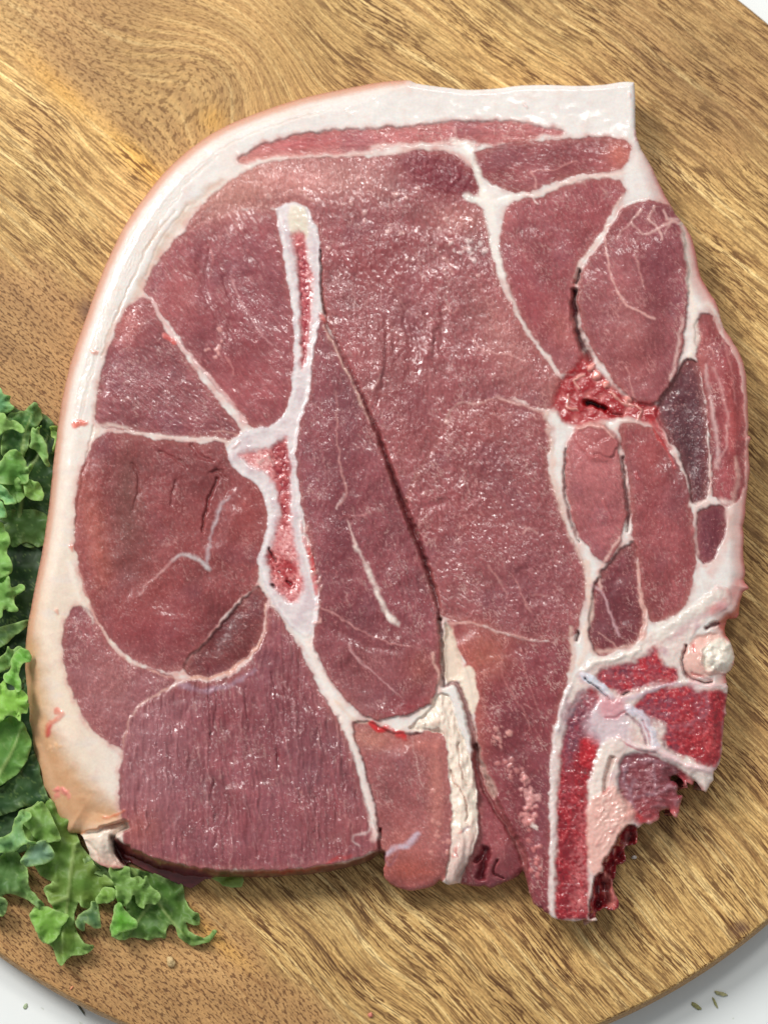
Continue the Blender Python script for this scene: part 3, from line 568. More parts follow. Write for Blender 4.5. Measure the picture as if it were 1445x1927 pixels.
for a in ((1240, 1330, 40, 26, (112, 50, 70), .8, 1), (1225, 1355, 26, 20, (170, 110, 118), .7, 2), (1150, 1268, 26, 16, (160, 90, 98), .8, 3), (1170, 1262, 22, 10, (80, 34, 56), .7, 4), (1262, 1400, 20, 16, (90, 40, 60), .8, 5), (1080, 1350, 22, 30, (96, 50, 68), .8, 6), (1070, 1395, 14, 34, (110, 60, 78), .7, 7), (1100, 1310, 14, 12, (190, 160, 162), .7, 8), (1320, 1330, 18, 30, (150, 90, 104), .6, 9), (1300, 1370, 34, 14, (160, 90, 100), .5, 10),
  (1092, 1640, 18, 60, (214, 130, 130), .7, 11), (1098, 1540, 14, 40, (206, 110, 112), .6, 12), (1065, 1480, 16, 40, (190, 80, 90), .5, 13), (1070, 1600, 20, 30, (120, 6, 26), .8, 14), (1068, 1690, 20, 26, (130, 8, 28), .8, 15), (1090, 1700, 16, 14, (220, 140, 136), .6, 16), (1340, 1400, 16, 30, (196, 84, 86), .6, 17), (1215, 1262, 20, 14, (190, 30, 44), .6, 18), (1250, 1282, 22, 10, (200, 120, 116), .6, 19), (540, 870, 14, 24, (140, 20, 36), .6, 20), (495, 866, 20, 12, (226, 196, 188), .6, 21)):
    patchy(*a)
# cartilage and ligaments inside the joint
stroke('1098,1272 1120,1285 1150,1310', 15, 14, (216, 220, 232), .95, 3, 2, .6)
stroke('1100,1278 1122,1294 1146,1316', 2.2, 2.2, (70, 60, 80), .9, -6, 1)
stroke('1095,1300 1075,1340 1052,1380', 10, 6, (196, 176, 180), .5, 0, 5)
stroke('1165,1322 1200,1310 1245,1292 1280,1288', 9, 6, (206, 180, 190), .8, 1, 3, .6)
stroke('1172,1308 1184,1303', 3, 2, (60, 30, 40), .9, -6, 1)
blob('1130,1318 1160,1316 1172,1330 1185,1350 1180,1400 1150,1405 1118,1395 1100,1372 1104,1350', (206, 182, 190), .75, 1, 12, .6)
blob('1140,1312 1165,1312 1180,1330 1160,1352 1135,1350 1125,1330', (214, 138, 146), .7, 1, 10, .6)
stroke('1140,1352 1155,1352 1168,1345', 5, 3, (196, 50, 80), .7, -2, 2, .9)
stroke('1170,1345 1182,1335', 4, 3, (178, 26, 50), .8, -2, 2, .9)
stroke('1184,1332 1204,1348 1222,1374 1232,1404', 18, 18, (222, 214, 226), .9, 4, 3, .7)
stroke('1180,1345 1200,1362 1212,1385 1216,1402', 4, 4, (150, 100, 118), .8, -4, 2, .7)
stroke('1208,1358 1220,1380 1224,1404', 3, 3, (190, 96, 96), .8, -3, 1.6, .7)
stroke('1165,1388 1195,1406 1235,1412 1262,1424 1290,1440 1322,1448 1342,1452', 11, 12, (232, 200, 200), .95, 3, 2.6, .6)
stroke('1170,1396 1200,1412 1232,1418', 3, 3, (206, 70, 100), .7, -1, 1.6)
blob('1140,1392 1160,1390 1176,1400 1160,1420 1150,1450 1140,1480 1125,1510 1112,1500 1116,1450 1126,1420', (232, 214, 204), .8, 2, 6, .4)
stroke('1152,1428 1142,1455 1136,1490', 9, 7, (184, 148, 138), .85, -9, 3, .3)
stroke('1100,1262 1122,1246 1160,1240 1205,1222', 13, 11, (236, 226, 216), .8, 3, 3)
stroke('1045,1370 1041,1430 1040,1500 1039,1560 1037,1640 1037,1728', 11, 9, (226, 204, 200), .9, .8, 2.5)
stroke('1072,1290 1058,1330 1048,1372', 8, 10, (226, 210, 208), .8, 2, 2.5)
# inner spinal tissue
blob('1162,1470 1166,1440 1180,1420 1210,1416 1240,1424 1272,1444 1292,1462 1284,1500 1278,1530 1262,1528 1240,1540 1212,1550 1186,1538 1168,1506', (134, 60, 68), 1, -5, 5, .8, 0)
sv = sm(0, 8, G.sd(catmull(pts('1162,1470 1166,1440 1180,1420 1210,1416 1240,1424 1272,1444 1292,1462 1284,1500 1278,1530 1262,1528 1240,1540 1212,1550 1186,1538 1168,1506'), True), 20)); sn = fbm(X / 16, Y / 9, 640, 3); mixc(sv * sm(0, .35, sn) * .5, (182, 130, 138)); mixc(sv * sm(.05, .4, -sn) * .7, (112, 26, 38)); mixc(sv * sm(1480, 1545, Y) * .5, (178, 60, 62)); Hh += sv * 3 * sn
ID[G.sd(catmull(pts('1162,1470 1166,1440 1180,1420 1210,1416 1240,1424 1272,1444 1292,1462 1284,1500 1278,1530 1262,1528 1240,1540 1212,1550 1186,1538 1168,1506'), True), 5) > 0] = nid + 4
NAMES[nid + 4] = ('spinal_tissue', None)
for s in ('1178,1440 1172,1465 1185,1490 1190,1510', '1232,1436 1230,1460 1232,1490', '1205,1430 1225,1430 1250,1436', '1195,1470 1180,1500 1196,1520', '1200,1500 1240,1492 1262,1476', '1186,1430 1176,1450 1170,1480'):
    stroke(s, 7, 4, (170, 140, 152), .4, .8, 4, .9)
stroke('1276,1458 1300,1470 1320,1486', 12, 10, (176, 60, 66), .7, -4, 4, .8)
stroke('1200,1548 1235,1544 1262,1530 1276,1520', 10, 8, (206, 96, 96), .7, 0, 4, .7)
stroke('1176,1540 1196,1534 1212,1546', 9, 9, (196, 46, 50), .8, 2, 4, .8)
# granulated pink bone edge
blob('1112,1506 1138,1490 1156,1478 1170,1500 1190,1520 1196,1536 1174,1566 1156,1600 1140,1622 1128,1646 1112,1640 1106,1600 1104,1550', (226, 172, 160), .85, 3, 5, .6)
for k in range(40):
    x0, y0 = 1118 + rng.rand() * 50, 1500 + rng.rand() * 110
    P = np.array([[x0, y0], [x0 + rng.randn() * 5 + 6, y0 - 6], [x0 + rng.randn() * 7 + 10, y0 - 16]])
    stroke(P, 3, 2, [(232, 196, 182), (206, 130, 122), (236, 212, 200)][k % 3], .45, 1.2, 2.2)
stroke('1134,1492 1146,1484', 8, 5, (200, 50, 56), .8, 1, 2)
# torn dark red side wall below the vertebra
WALL = catmull(pts('1199,1558 1206,1560 1204,1582 1196,1596 1182,1602 1182,1628 1166,1632 1162,1660 1162,1685 1172,1708 1158,1716 1136,1716 1122,1726 1108,1728 1112,1690 1118,1655 1134,1640 1136,1622 1150,1604 1164,1576 1184,1552'), True)
d = G.sd(WALL, 30); m = sm(-1.5, 1.5, d)
wr = fbm(X / 8, Y / 22, 600, 3)
bb = lin((130, 22, 32))[None, None] * (1 + 0.6 * wr[..., None]); k = sm(0.1, 0.4, wr)[..., None] * .7; bb = bb * (1 - k) + lin((202, 104, 98)) * k
COL = COL * (1 - m[..., None]) + bb * m[..., None]; WET = WET * (1 - m) + .9 * m
Hh = Hh - m * (20 + 42 * sm(0, 26, d)) + m * 7 * wr
Hh = np.where(m > .5, np.maximum(Hh, 6), Hh)
stroke('1142,1650 1148,1672 1152,1700', 14, 18, (208, 128, 120), .8, 8, 3, .5)
stroke('1182,1570 1176,1590', 9, 6, (206, 140, 136), .6, 4, 3, .5)
stroke('1128,1650 1124,1680 1126,1705', 5, 6, (80, 10, 18), .7, -8, 2)
# ---- round knob of fatty marrow in the notch
kx, ky = 1338, 1236
blob('1290,1222 1302,1204 1322,1194 1346,1192 1366,1206 1380,1224 1382,1246 1374,1262 1352,1270 1330,1272 1308,1276 1292,1268 1286,1246', (226, 180, 168), 1, -4, 3, .4, 1)
kd = np.hypot((G.wx - 1352) / 32, (G.wy - 1234) / 33) + .22 * fbm(X / 20, Y / 20, 68, 3); m = sm(1.15, 0.75, kd)
mixc(m, (236, 226, 212)); Hh = Hh + 20 * np.clip(1 - (kd / 1.2) ** 2, 0, 1) ** .8 - 2 * m
kd2 = np.hypot((G.wx - 1318) / 34, (G.wy - 1240) / 36); Hh = Hh + 12 * np.clip(1 - (kd2 / 1.1) ** 2, 0, 1) * (1 - m)
mixc((kd < 1.1) * sm(0.1, .5, fbm(X / 12, Y / 12, 66, 3)) * .5, (222, 196, 176)); Hh = Hh + sm(1.2, .9, kd) * 8.0 * fbm(X / 20, Y / 20, 67, 3)
KID = nid + 5; ID[(np.hypot((X - 1335) / 47, (Y - 1235) / 42) < 1) & (X > 1288)] = KID; NAMES[KID] = ('fatty_knob', None)
stroke('1290,1216 1284,1242 1290,1266 1310,1282 1340,1284', 3.5, 4, (150, 40, 46), .85, -12, 2)
stroke('1302,1268 1322,1274 1340,1278', 6, 6, (190, 36, 40), .8, -2, 3, .8)
stroke('1304,1212 1308,1226', 6, 5, (200, 50, 48), .8, -1, 3, .8)
stroke('1330,1182 1342,1176 1352,1172', 8, 5, (120, 24, 28), .85, -12, 2)
blob('1352,1170 1380,1150 1398,1120 1396,1165 1372,1178 1366,1200', (206, 100, 92), .8, -14, 4, .5)
stroke('1300,1284 1330,1290 1370,1290', 9, 9, (232, 190, 190), .9, 2, 2)
stroke('1240,1190 1276,1168 1312,1146 1350,1118', 30, 16, (232, 222, 212), .75, 2, 6)
stroke('1262,1206 1290,1180 1330,1156 1365,1140', 12, 14, (206, 168, 170), .7, 0, 6)
stroke('1340,1150 1372,1130 1390,1100', 16, 22, (208, 96, 92), .6, 0, 8)

# ---- individual veins and seams
for a in [
 ('700,278 740,272 790,274 840,268 880,266', 8, 9, (238, 220, 212), .9, 2),
 ('505,300 560,296 640,292 700,288', 5, 5, (228, 196, 186), .7, 1),
 ('350,395 385,372 430,336 480,308 540,294', 9, 7, (236, 224, 214), .9, 2),
 ('540,330 560,345 572,366 590,378', 3, 4, (216, 170, 160), .7, .8), ('572,366 552,362 535,360', 2, 2, (214, 166, 156), .6, .6), ('560,322 590,320 600,340', 2, 2, (196, 140, 130), .5, .6),
 ('852,262 880,280 895,310 905,345 915,372', 15, 18, (240, 230, 220), .97, 2), ('880,368 900,378 925,382 960,372 985,366', 20, 14, (242, 234, 226), .97, 2),
 ('918,384 926,430 934,480 948,520', 30, 12, (240, 230, 222), .97, 2), ('948,515 962,560 985,610 1012,648 1040,685', 9, 8, (236, 214, 206), .9, 1.5),
 ('985,368 1015,366 1060,346 1110,334 1150,330 1175,324', 9, 8, (234, 206, 196), .9, 1.5), ('990,366 1002,370 1012,384', 5, 3, (244, 228, 220), .9, 2),
 ('1000,322 1006,335 1008,352', 3.5, 4, (222, 170, 164), .8, .8), ('1000,322 1030,318 1045,320 1060,310 1085,303', 2.4, 2, (220, 160, 154), .8, .8),
 ('1128,350 1140,362', 4, 3, (226, 180, 170), .6, .6), ('1100,342 1104,352', 2, 2, (226, 180, 170), .6, .6),
 ('1172,368 1150,405 1135,440 1112,470 1090,500 1084,520', 9, 9, (232, 206, 196), .95, 1.5), ('1138,446 1142,480 1150,520 1172,566 1200,585 1232,600', 5, 5, (224, 180, 172), .85, 1),
 ('1196,480 1206,520 1214,545', 2.5, 2, (218, 166, 160), .7, .8), ('1172,566 1160,590', 3, 2, (210, 156, 150), .6, .6), ('1180,690 1190,735 1196,748', 2.5, 3, (214, 160, 154), .7, .8),
 ('1205,395 1190,420 1215,440 1240,430 1262,418 1282,422', 5, 7, (228, 194, 186), .85, 1), ('1230,388 1222,410 1240,432 1246,450', 5, 4, (226, 190, 182), .8, 1), ('1190,420 1172,430 1160,450', 4, 3, (224, 184, 176), .7, 1), ('1250,396 1258,412 1280,410', 5, 6, (228, 194, 186), .8, 1), ('1262,418 1250,440', 4, 3, (226, 190, 182), .8, 1),
 ('1282,420 1294,480 1298,540 1304,580 1306,640 1300,665', 12, 14, (234, 216, 204), .9, 2), ('1284,600 1276,650 1268,690 1262,715', 9, 7, (230, 196, 188), .9, 2), ('1304,580 1312,640 1300,670', 12, 12, (238, 222, 210), .9, 2),
 ('1330,570 1340,580 1356,610 1360,630', 10, 6, (238, 222, 212), .9, 1),
 ('1328,688 1332,720 1340,770 1346,810 1352,850 1348,880', 9, 14, (224, 188, 184), .85, 1), ('1344,694 1360,740 1368,780 1372,800', 8, 5, (222, 176, 172), .75, 1), ('1368,800 1366,840 1352,870', 4, 4, (222, 180, 176), .7, 1), ('1360,640 1376,690 1384,760', 5, 4, (216, 150, 146), .6, .6),
 ('1384,860 1388,900 1380,950 1376,1010', 9, 22, (226, 178, 166), .8, 1),
 ('1300,950 1320,948 1345,942 1375,946 1378,960', 10, 12, (236, 210, 202), .9, 2), ('1310,960 1308,1010 1316,1050', 7, 8, (230, 200, 192), .85, 1.5), ('1368,960 1370,1000 1356,1050 1340,1080', 8, 28, (232, 204, 196), .85, 1.5),
 ('845,800 840,790 848,770 870,757 900,760 935,745 945,750 960,756 990,764 1030,780', 3, 6, (226, 186, 178), .85, 1.4),
 ('1028,778 1034,820 1040,870 1040,900 1056,950 1070,1000 1092,1045 1102,1080', 12, 11, (226, 196, 184), .9, 1.5),
 ('1104,1060 1108,1110 1112,1160 1104,1180', 16, 12, (230, 200, 186), .9, 2), ('1168,1010 1140,1052 1128,1080 1130,1110', 6, 9, (234, 200, 190), .9, 2), ('1110,1100 1132,1115 1150,1160 1165,1195', 5, 5, (214, 180, 184), .7, 1),
 ('1200,1060 1205,1120 1214,1170 1208,1200', 5, 14, (230, 190, 178), .85, 1.5), ('1074,1180 1078,1230 1074,1275', 8, 16, (232, 206, 190), .9, 3), ('1100,1185 1102,1220 1090,1250', 12, 14, (234, 206, 192), .85, 2), ('1112,1225 1150,1224 1190,1214 1230,1190', 8, 9, (234, 208, 194), .8, 1),
 ('1125,1190 1145,1205 1162,1220', 3, 4, (220, 178, 168), .7, 1),
 ('815,470 840,490 852,512', 5, 7, (212, 160, 156), .6, .8), ('728,520 745,548 762,580 800,598', 3, 2.5, (206, 150, 144), .6, .6), ('888,634 900,652 918,662 940,664 965,668 988,682', 2.6, 2.4, (222, 172, 166), .85, 1),
 ('838,575 850,590 862,580', 2.5, 2, (216, 166, 158), .6, 1), ('780,470 790,500 796,530', 2, 2, (216, 166, 158), .5, 1), ('702,735 710,722 716,705', 3, 2, (226, 190, 184), .7, 1),
 ('985,1003 996,994 1010,1004', 6, 5, (226, 184, 176), .85, 1), ('965,1085 975,1100 990,1140 1000,1150', 3, 3, (214, 160, 154), .7, .6), ('920,1065 940,1095 955,1120', 4, 3, (212, 160, 154), .7, .6), ('1000,1120 1030,1120', 2, 2, (210, 160, 154), .6, .5), ('940,1250 960,1300 985,1340 1000,1380', 2.4, 2, (206, 140, 136), .6, .6), ('985,1260 1000,1300 1015,1340', 2, 2, (206, 140, 136), .6, .6),
 ('800,945 830,955 880,950 905,935', 12, 10, (166, 84, 92), .4, .6),
 ('632,735 634,780 636,840 645,900 652,930 640,950', 2.5, 4, (212, 160, 154), .8, .8), ('648,930 634,956', 5, 4, (226, 200, 196), .85, 1), ('655,982 664,1010 668,1030', 6, 9, (236, 214, 206), .95, 1.8), ('668,1028 688,1062 704,1100 718,1135 738,1168', 9, 14, (240, 224, 214), .95, 2.4), ('732,1162 748,1174', 14, 10, (240, 224, 214), .95, 2),
 ('640,975 655,972 680,970 690,966', 4, 4, (196, 130, 130), .5, .6), ('606,1146 640,1162 680,1188 720,1205 775,1218', 3, 2.6, (206, 150, 146), .85, 1), ('656,1215 672,1238 700,1264 740,1300 758,1312', 5, 2, (214, 170, 170), .8, .8),
 ('606,612 622,640 645,685 665,725 682,765 695,790', 6, 7, (226, 196, 180), .9, 2), ('812,1230 822,1260 828,1300 812,1322', 5, 8, (226, 186, 172), .8, 2),
 ('435,520 450,560 480,610 512,652', 3, 3, (214, 166, 166), .7, .6), ('405,655 414,668', 6, 4, (220, 160, 156), .7, 1), ('424,670 436,690 440,705', 4, 3, (216, 150, 146), .6, 1), ('390,450 400,480 396,520', 2.5, 2, (196, 130, 126), .6, .5), ('418,430 412,470', 2, 2, (200, 140, 134), .5, .5),
 ('283,562 300,590 325,628 360,672 400,716 438,762 462,795', 5, 9, (228, 196, 192), .9, 1.5), ('185,800 230,803 260,814 320,822 400,826 440,830', 9, 6, (230, 204, 194), .95, 1.6), ('400,812 430,812 448,820', 3, 3, (214, 170, 160), .7, .8),
 ('432,936 415,952 404,985 394,1020 390,1066', 8, 6, (206, 202, 206), .9, 2.4), ('392,1070 372,1052 345,1043 325,1055', 9, 6, (206, 200, 200), .85, 2), ('328,1052 300,1080 275,1100 262,1120', 4, 2.4, (206, 160, 156), .8, 1),
 ('350,1246 400,1190 442,1140 486,1100', 3.5, 5, (216, 160, 154), .85, 1.5), ('500,1140 498,1180 480,1222 440,1258 400,1274 360,1276', 4, 8, (220, 178, 160), .85, 1.5),
 ('148,1070 165,1130 195,1192 232,1238 290,1264 340,1280', 6, 6, (226, 180, 168), .85, 1.2), ('130,1060 145,1110 175,1170', 14, 4, (236, 222, 210), .8, 1),
 ('345,1284 300,1304 262,1328 240,1362', 6, 5, (222, 186, 172), .85, 1.4), ('240,1362 234,1400 228,1430', 7, 6, (206, 160, 146), .8, 1), ('340,1290 380,1300 430,1290 480,1262', 14, 9, (184, 158, 176), .55, 1),
 ('505,1130 500,1165 492,1200', 4, 3, (228, 200, 196), .8, 1),
 ('574,1195 592,1240 616,1300 640,1345 662,1400 682,1470 698,1535 708,1575', 17, 12, (238, 222, 214), .97, 3.5),
 ('704,1550 690,1566 668,1574 664,1586 674,1592', 9, 3, (232, 210, 206), .9, 2), ('706,1560 702,1580', 14, 14, (228, 190, 184), .8, 1),
 ('634,1320 655,1345 672,1358 700,1362', 9, 5, (226, 196, 178), .9, 1), ('752,1372 790,1356 820,1322 832,1300', 10, 8, (236, 214, 202), .9, 2), ('800,1345 835,1330', 26, 24, (238, 222, 206), .9, 4),
 ('735,1378 752,1382 780,1376', 3, 3, (226, 190, 180), .7, 1), ('775,1390 785,1440 795,1480 808,1488', 1.8, 1.6, (216, 180, 172), .8, 1),
 ('725,1610 745,1596 768,1590 785,1570', 10, 14, (214, 202, 218), .85, 1.5), ('724,1618 736,1626 750,1604', 8, 4, (160, 130, 150), .6, 0),
 ('845,1176 880,1172 905,1178 930,1188 1000,1204', 5, 3, (226, 180, 170), .8, 1), ('850,1180 862,1230 880,1262', 5, 4, (216, 160, 150), .8, 1),
 ('985,1325 1000,1335', 3, 3, (220, 170, 164), .7, .8), ('920,1335 935,1330', 4, 3, (220, 176, 170), .8, .8),
]:
    stroke(a[0], a[1] * (.9 if a[1] <= 5 else .62 if a[1] < 10 else .75), a[2] * (.9 if a[1] <= 5 else .62 if a[1] < 10 else .75), tuple(np.array(a[3]) * np.array([.96, .90, .90])) if a[1] < 9 else a[3], a[4] * (1.1 if a[1] <= 5 else .9), a[5] * (.4 if a[1] <= 5 else .15), 2.2 if a[1] < 8 else 4.2, wet=0.35)
# ---- creamy fat strip between the lower pieces
CREAM = catmull(pts('770,1372 800,1345 826,1308 848,1316 858,1352 872,1392 888,1440 896,1500 898,1560 888,1600 872,1640 866,1664 846,1668 838,1650 848,1600 850,1540 846,1460 838,1392 812,1376'), True)
d = G.sd(CREAM, 30); m = sm(-2, 2, d)
mixc(m, (238, 220, 204)); lob = fbm(X / 16, Y / 42, 700, 3); mixc(m * sm(0.1, .5, lob) * .5, (224, 184, 168)); mixc(m * sm(1540, 1600, Y) * .5, (206, 166, 164))
mixc(m * sm(.02, .0, np.abs(lob)) * .45, (190, 140, 124))
Hh = Hh + m * (-8 + 9 * np.sqrt(np.clip(d / 20, 0, 1)) + 7 * lob); FAT = np.maximum(FAT, m); WET = WET * (1 - m) + .3 * m
ID[d > 0] = nid + 6; NAMES[nid + 6] = ('fat_strip', 'creamy lobed strip of fat hanging between two lower muscles')
FU[d > 0] = np.stack([X / 5, Y / 5, 0 * X], -1)[d > 0]
stroke('848,1450 858,1475 872,1500 880,1530 876,1545', 3, 3, (196, 146, 130), .8, -6, 1.6)
stroke('862,1400 866,1440 880,1480', 2, 2, (206, 160, 142), .7, -4, 1.6)
stroke('882,1556 872,1566', 5, 4, (120, 84, 110), .8, -1, 2); stroke('858,1600 862,1612', 2.5, 2, (160, 40, 50), .8, -1, 1)
blob('836,1176 850,1184 862,1225 872,1262 858,1282 838,1280 832,1230', (226, 204, 186), .95, -10, 3, .3, 1)
blob('868,1262 884,1252 894,1275 900,1320 888,1345 874,1318 864,1290', (236, 216, 198), .95, 0, 3, .3, 1)
blob('890,1352 900,1400 915,1450 935,1490 925,1500 905,1450 892,1400', (206, 172, 160), .7, -8, 4, .3, 1)
# ---- clefts
DKR = (122, 42, 48)
def cleft(s, w0, w1, depth, c=DKR, a=.85): stroke(s, w0, w1, c, a, -depth, 1.8, wet=.6, fat=0)
cleft('604,470 606,540 610,590', 2.5, 4, 8, (120, 60, 54), .7)
def long_cleft(s, ws, ds, c=DKR, a=.9):
    global COL, Hh, WET, FAT
    P = catmull(pts(s), False, 6); D, T = G.dist(P, 30)
    hw = np.interp(T, np.linspace(0, 1, len(ws)), ws) / 2 * (1 + .25 * n_md); dp = np.interp(T, np.linspace(0, 1, len(ds)), ds)
    m = sm(hw + 1.4, hw - 1.2, D) * a; mixc(m, c); FAT = FAT * (1 - m); WET = WET * (1 - m) + .7 * m
    Hh = Hh - dp * sm(hw + 3 + dp * .12, 0, D)
long_cleft('610,588 625,625 650,672 676,730 698,785 720,840 742,905 765,965 790,1030 808,1080 820,1120 827,1165', (1.2, 1.8, 2, 2.8, 4.2, 5.6, 5.6, 4.2, 2.2), (2, 4, 5, 9, 16, 22, 20, 15, 7))  # upper half: soft shadow beside the tendon, painted dark red over a shallow groove
cleft('827,1165 832,1220 834,1290', 4, 3, 14, (150, 92, 84), .8)
long_cleft('838,1290 858,1286 870,1312 882,1350 894,1405 900,1450 918,1500 945,1545 970,1585 984,1625', (5, 10, 10, 8, 5, 4, 4, 4, 3), (6, 14, 15, 12, 9, 8, 8, 8, 5), (146, 86, 84), .8)
cleft('1090,508 1084,530', 5, 4, 14, (90, 24, 34)); cleft('1081,548 1081,580 1085,615 1096,648 1110,676', 5, 9, 24, (104, 34, 46), .95)
cleft('1066,845 1062,890 1064,940 1076,985 1092,1020', 3.5, 3, 8, (120, 70, 78), .7)
cleft('1172,860 1176,905 1182,960 1180,1000', 4, 5, 10, (120, 52, 58), .8)
cleft('716,1600 712,1580 716,1560', 3, 2, 12); cleft('898,1620 915,1600 905,1650', 14, 16, 18, (112, 22, 34), .8)
cleft('935,1618 928,1640 948,1652', 3, 2, 8, (120, 30, 40)); cleft('1088,1190 1084,1205', 4, 3, 12, (80, 20, 26))
cleft('410,900 390,950 382,1000', 5, 4, 6, (136, 58, 58), .6)
for s in ('360,838 380,860 400,868', '300,850 330,862 350,880', '395,890 415,886 425,900', '252,872 262,905 250,960', '330,905 322,950', '1120,855 1150,862 1160,845'):
    stroke(s, 4, 3, (124, 50, 52), .22, -3, 3, fat=0)
for s in ('395,470 388,520 400,560 440,620', '420,520 440,580 480,640', '725,600 728,650 720,720 708,760', '760,600 770,650', '780,610 790,660 785,700', '800,590 806,640', '740,640 745,690', '820,620 815,680', '690,600 700,640', '640,470 650,500', '1125,830 1145,820'):
    stroke(s, 5, 4, (132, 56, 60), .16, -1.7, 4, wet=.9, fat=0)
for s, w, h in (('385,450 378,500 392,560 430,610 470,640', 26, -6), ('440,420 452,470 470,520', 30, 4), ('420,500 450,560 500,620', 16, -3), ('350,560 400,600 440,700', 40, 4), ('240,840 232,920 240,1020 262,1100', 50, -4), ('200,850 182,930 184,1030 210,1120', 26, 4), ('400,880 420,900 440,930', 24, -6), ('440,950 430,1010 400,1060', 40, 5), ('250,1110 300,1180 350,1200', 50, 4),
  ('395,1240 420,1180 460,1140', 30, -7), ('700,1200 780,1240 815,1280', 44, 6), ('640,1240 700,1300 760,1335', 36, -5), ('620,1180 690,1215 760,1225', 16, -5), ('760,560 780,640 770,720', 22, -6), ('840,560 830,640 850,700', 18, -5), ('700,600 715,680 700,760', 24, 5), ('820,600 800,680', 18, 5), ('880,470 940,540 985,640', 40, 5), ('700,430 760,420 840,440', 30, -4), ('840,900 900,1000 960,1100', 60, 5), ('880,1180 910,1300 950,1420', 60, 7), ('860,940 780,960', 22, -5),
  ('980,1060 1010,1140', 26, -5), ('1000,420 1010,520 1050,620', 50, 5), ('1180,440 1200,560 1210,690', 70, 9), ('1240,860 1270,980 1270,1100', 44, 6), ('1110,840 1125,920 1130,1000', 44, 5), ('1280,740 1300,820 1300,900', 26, -6), ('1350,650 1375,760 1380,880', 26, 5), ('300,1360 300,1560', 50, 4), ('420,1330 440,1600', 30, -4), ('520,1260 590,1580', 34, 5), ('600,1420 640,1590', 24, -4), ('740,1400 780,1500 790,1600', 70, 8), ('1180,1180 1150,1120 1170,1070', 20, -4)):
    D, T = G.dist(catmull(pts(s), False, 6), w * 1.2 + 4); g = np.exp(-(D / (w * .5)) ** 2) * sm(0, .15, T) * sm(1, .85, T)
    g = np.where(D < w * 1.2, g, 0); Hh += h * .6 * g
# ---- blood in the upper right seam
blob('1056,712 1080,700 1094,672 1104,664 1122,690 1145,716 1170,740 1205,756 1235,758 1238,790 1262,845 1246,830 1222,798 1180,786 1140,792 1104,798 1070,800 1050,780 1040,760', (176, 36, 42), .9, -5, 7, .8, 0)
br = fbm(X / 18, Y / 18, 800, 3)
reg = sm(0, 8, G.sd(catmull(pts('1056,712 1094,676 1122,690 1170,740 1240,762 1230,800 1180,786 1104,796 1050,790'), True), 30))
mixc(reg * sm(-0.25, .15, br) * .9, (158, 6, 20)); mixc(reg * sm(0.2, .5, -br) * .5, (216, 120, 112)); Hh += reg * 3.2 * br
stroke('1100,756 1125,762 1150,778 1170,782', 12, 9, (150, 12, 20), .9, -8, 3, 1)
stroke('1106,758 1124,763 1140,770', 7, 4, (52, 8, 12), .85, -16, 2, 1)
for s in ('1072,745 1068,765 1085,772', '1090,730 1080,715 1098,706', '1196,765 1206,774 1200,788', '1150,738 1170,756 1190,764'): stroke(s, 5, 4, (232, 170, 156), .7, 3, 2, .9)
for x0, y0, r in ((1121, 706, 9), (1112, 690, 8), (1140, 722, 8), (1182, 752, 7)):
    kd = np.hypot(G.wx - x0, G.wy - y0) / r; mixc(sm(1.1, .8, kd), (230, 150, 140)); Hh += 5 * np.sqrt(np.clip(1 - kd ** 2, 0, 1))
stroke('1222,790 1236,820 1256,850 1270,880', 6, 3, (206, 60, 60), .7, 0, 3, .8)
ID[(G.sd(catmull(pts('1056,712 1094,676 1122,690 1170,740 1240,762 1230,800 1180,786 1104,796 1050,790'), True), 5) > 0)] = nid + 7; NAMES[nid + 7] = ('bloody_seam', 'bright red blood-soaked tissue around a small dark hole')
blob('1078,808 1100,796 1135,800 1160,815 1163,850 1140,868 1110,862 1088,840', (176, 92, 92), .7, 4, 4, .5)
stroke('1086,806 1110,800 1140,806 1155,822', 7, 6, (226, 176, 166), .7, 2, 3)
# ---- other spots of blood and pink crumbs
for s, w0, c, a in (('700,1362 712,1374 728,1370 745,1378 760,1384', 12, (206, 34, 38), .95), ('748,1384 762,1392', 8, (208, 70, 66), .6), ('648,970 660,974', 7, (120, 20, 28), .9),
    ('572,1012 580,1035 588,1065 592,1095 594,1118', 11, (192, 30, 36), .95), ('570,1000 566,980', 4, (200, 60, 60), .6), ('604,592 612,606', 7, (196, 70, 64), .7), ('440,842 450,832', 4, (206, 130, 120), .6),
    ('142,797 158,796', 16, (224, 104, 84), .85), ('176,662 182,664', 10, (222, 140, 116), .7), ('312,633 328,641', 13, (220, 100, 92), .85), ('135,1029 136,1036', 8, (220, 130, 110), .7), ('106,1150 107,1153', 8, (220, 140, 110), .7),
    ('108,1338 116,1344 104,1356 92,1364 90,1382', 12, (216, 120, 100), .8), ('96,1368 90,1386', 7, (196, 74, 66), .8), ('195,1540 215,1536 235,1528', 5, (214, 110, 70), .8), ('1196,262 1206,272', 4, (204, 60, 50), .6),
    ('1194,245 1198,262', 5, (200, 50, 44), .7), ('1184,176 1186,180', 4, (214, 130, 120), .6), ('985,196 990,199', 4, (226, 170, 160), .7), ('895,272 900,270', 5, (200, 90, 88), .6), ('1133,940 1150,975', 8, (196, 90, 86), .3), ('1195,890 1200,900', 8, (190, 60, 64), .5), ('862,330 850,345', 10, (150, 60, 72), .4)):
    stroke(s, w0, w0 * .8, c, a, 1.5, 2.5, .8)
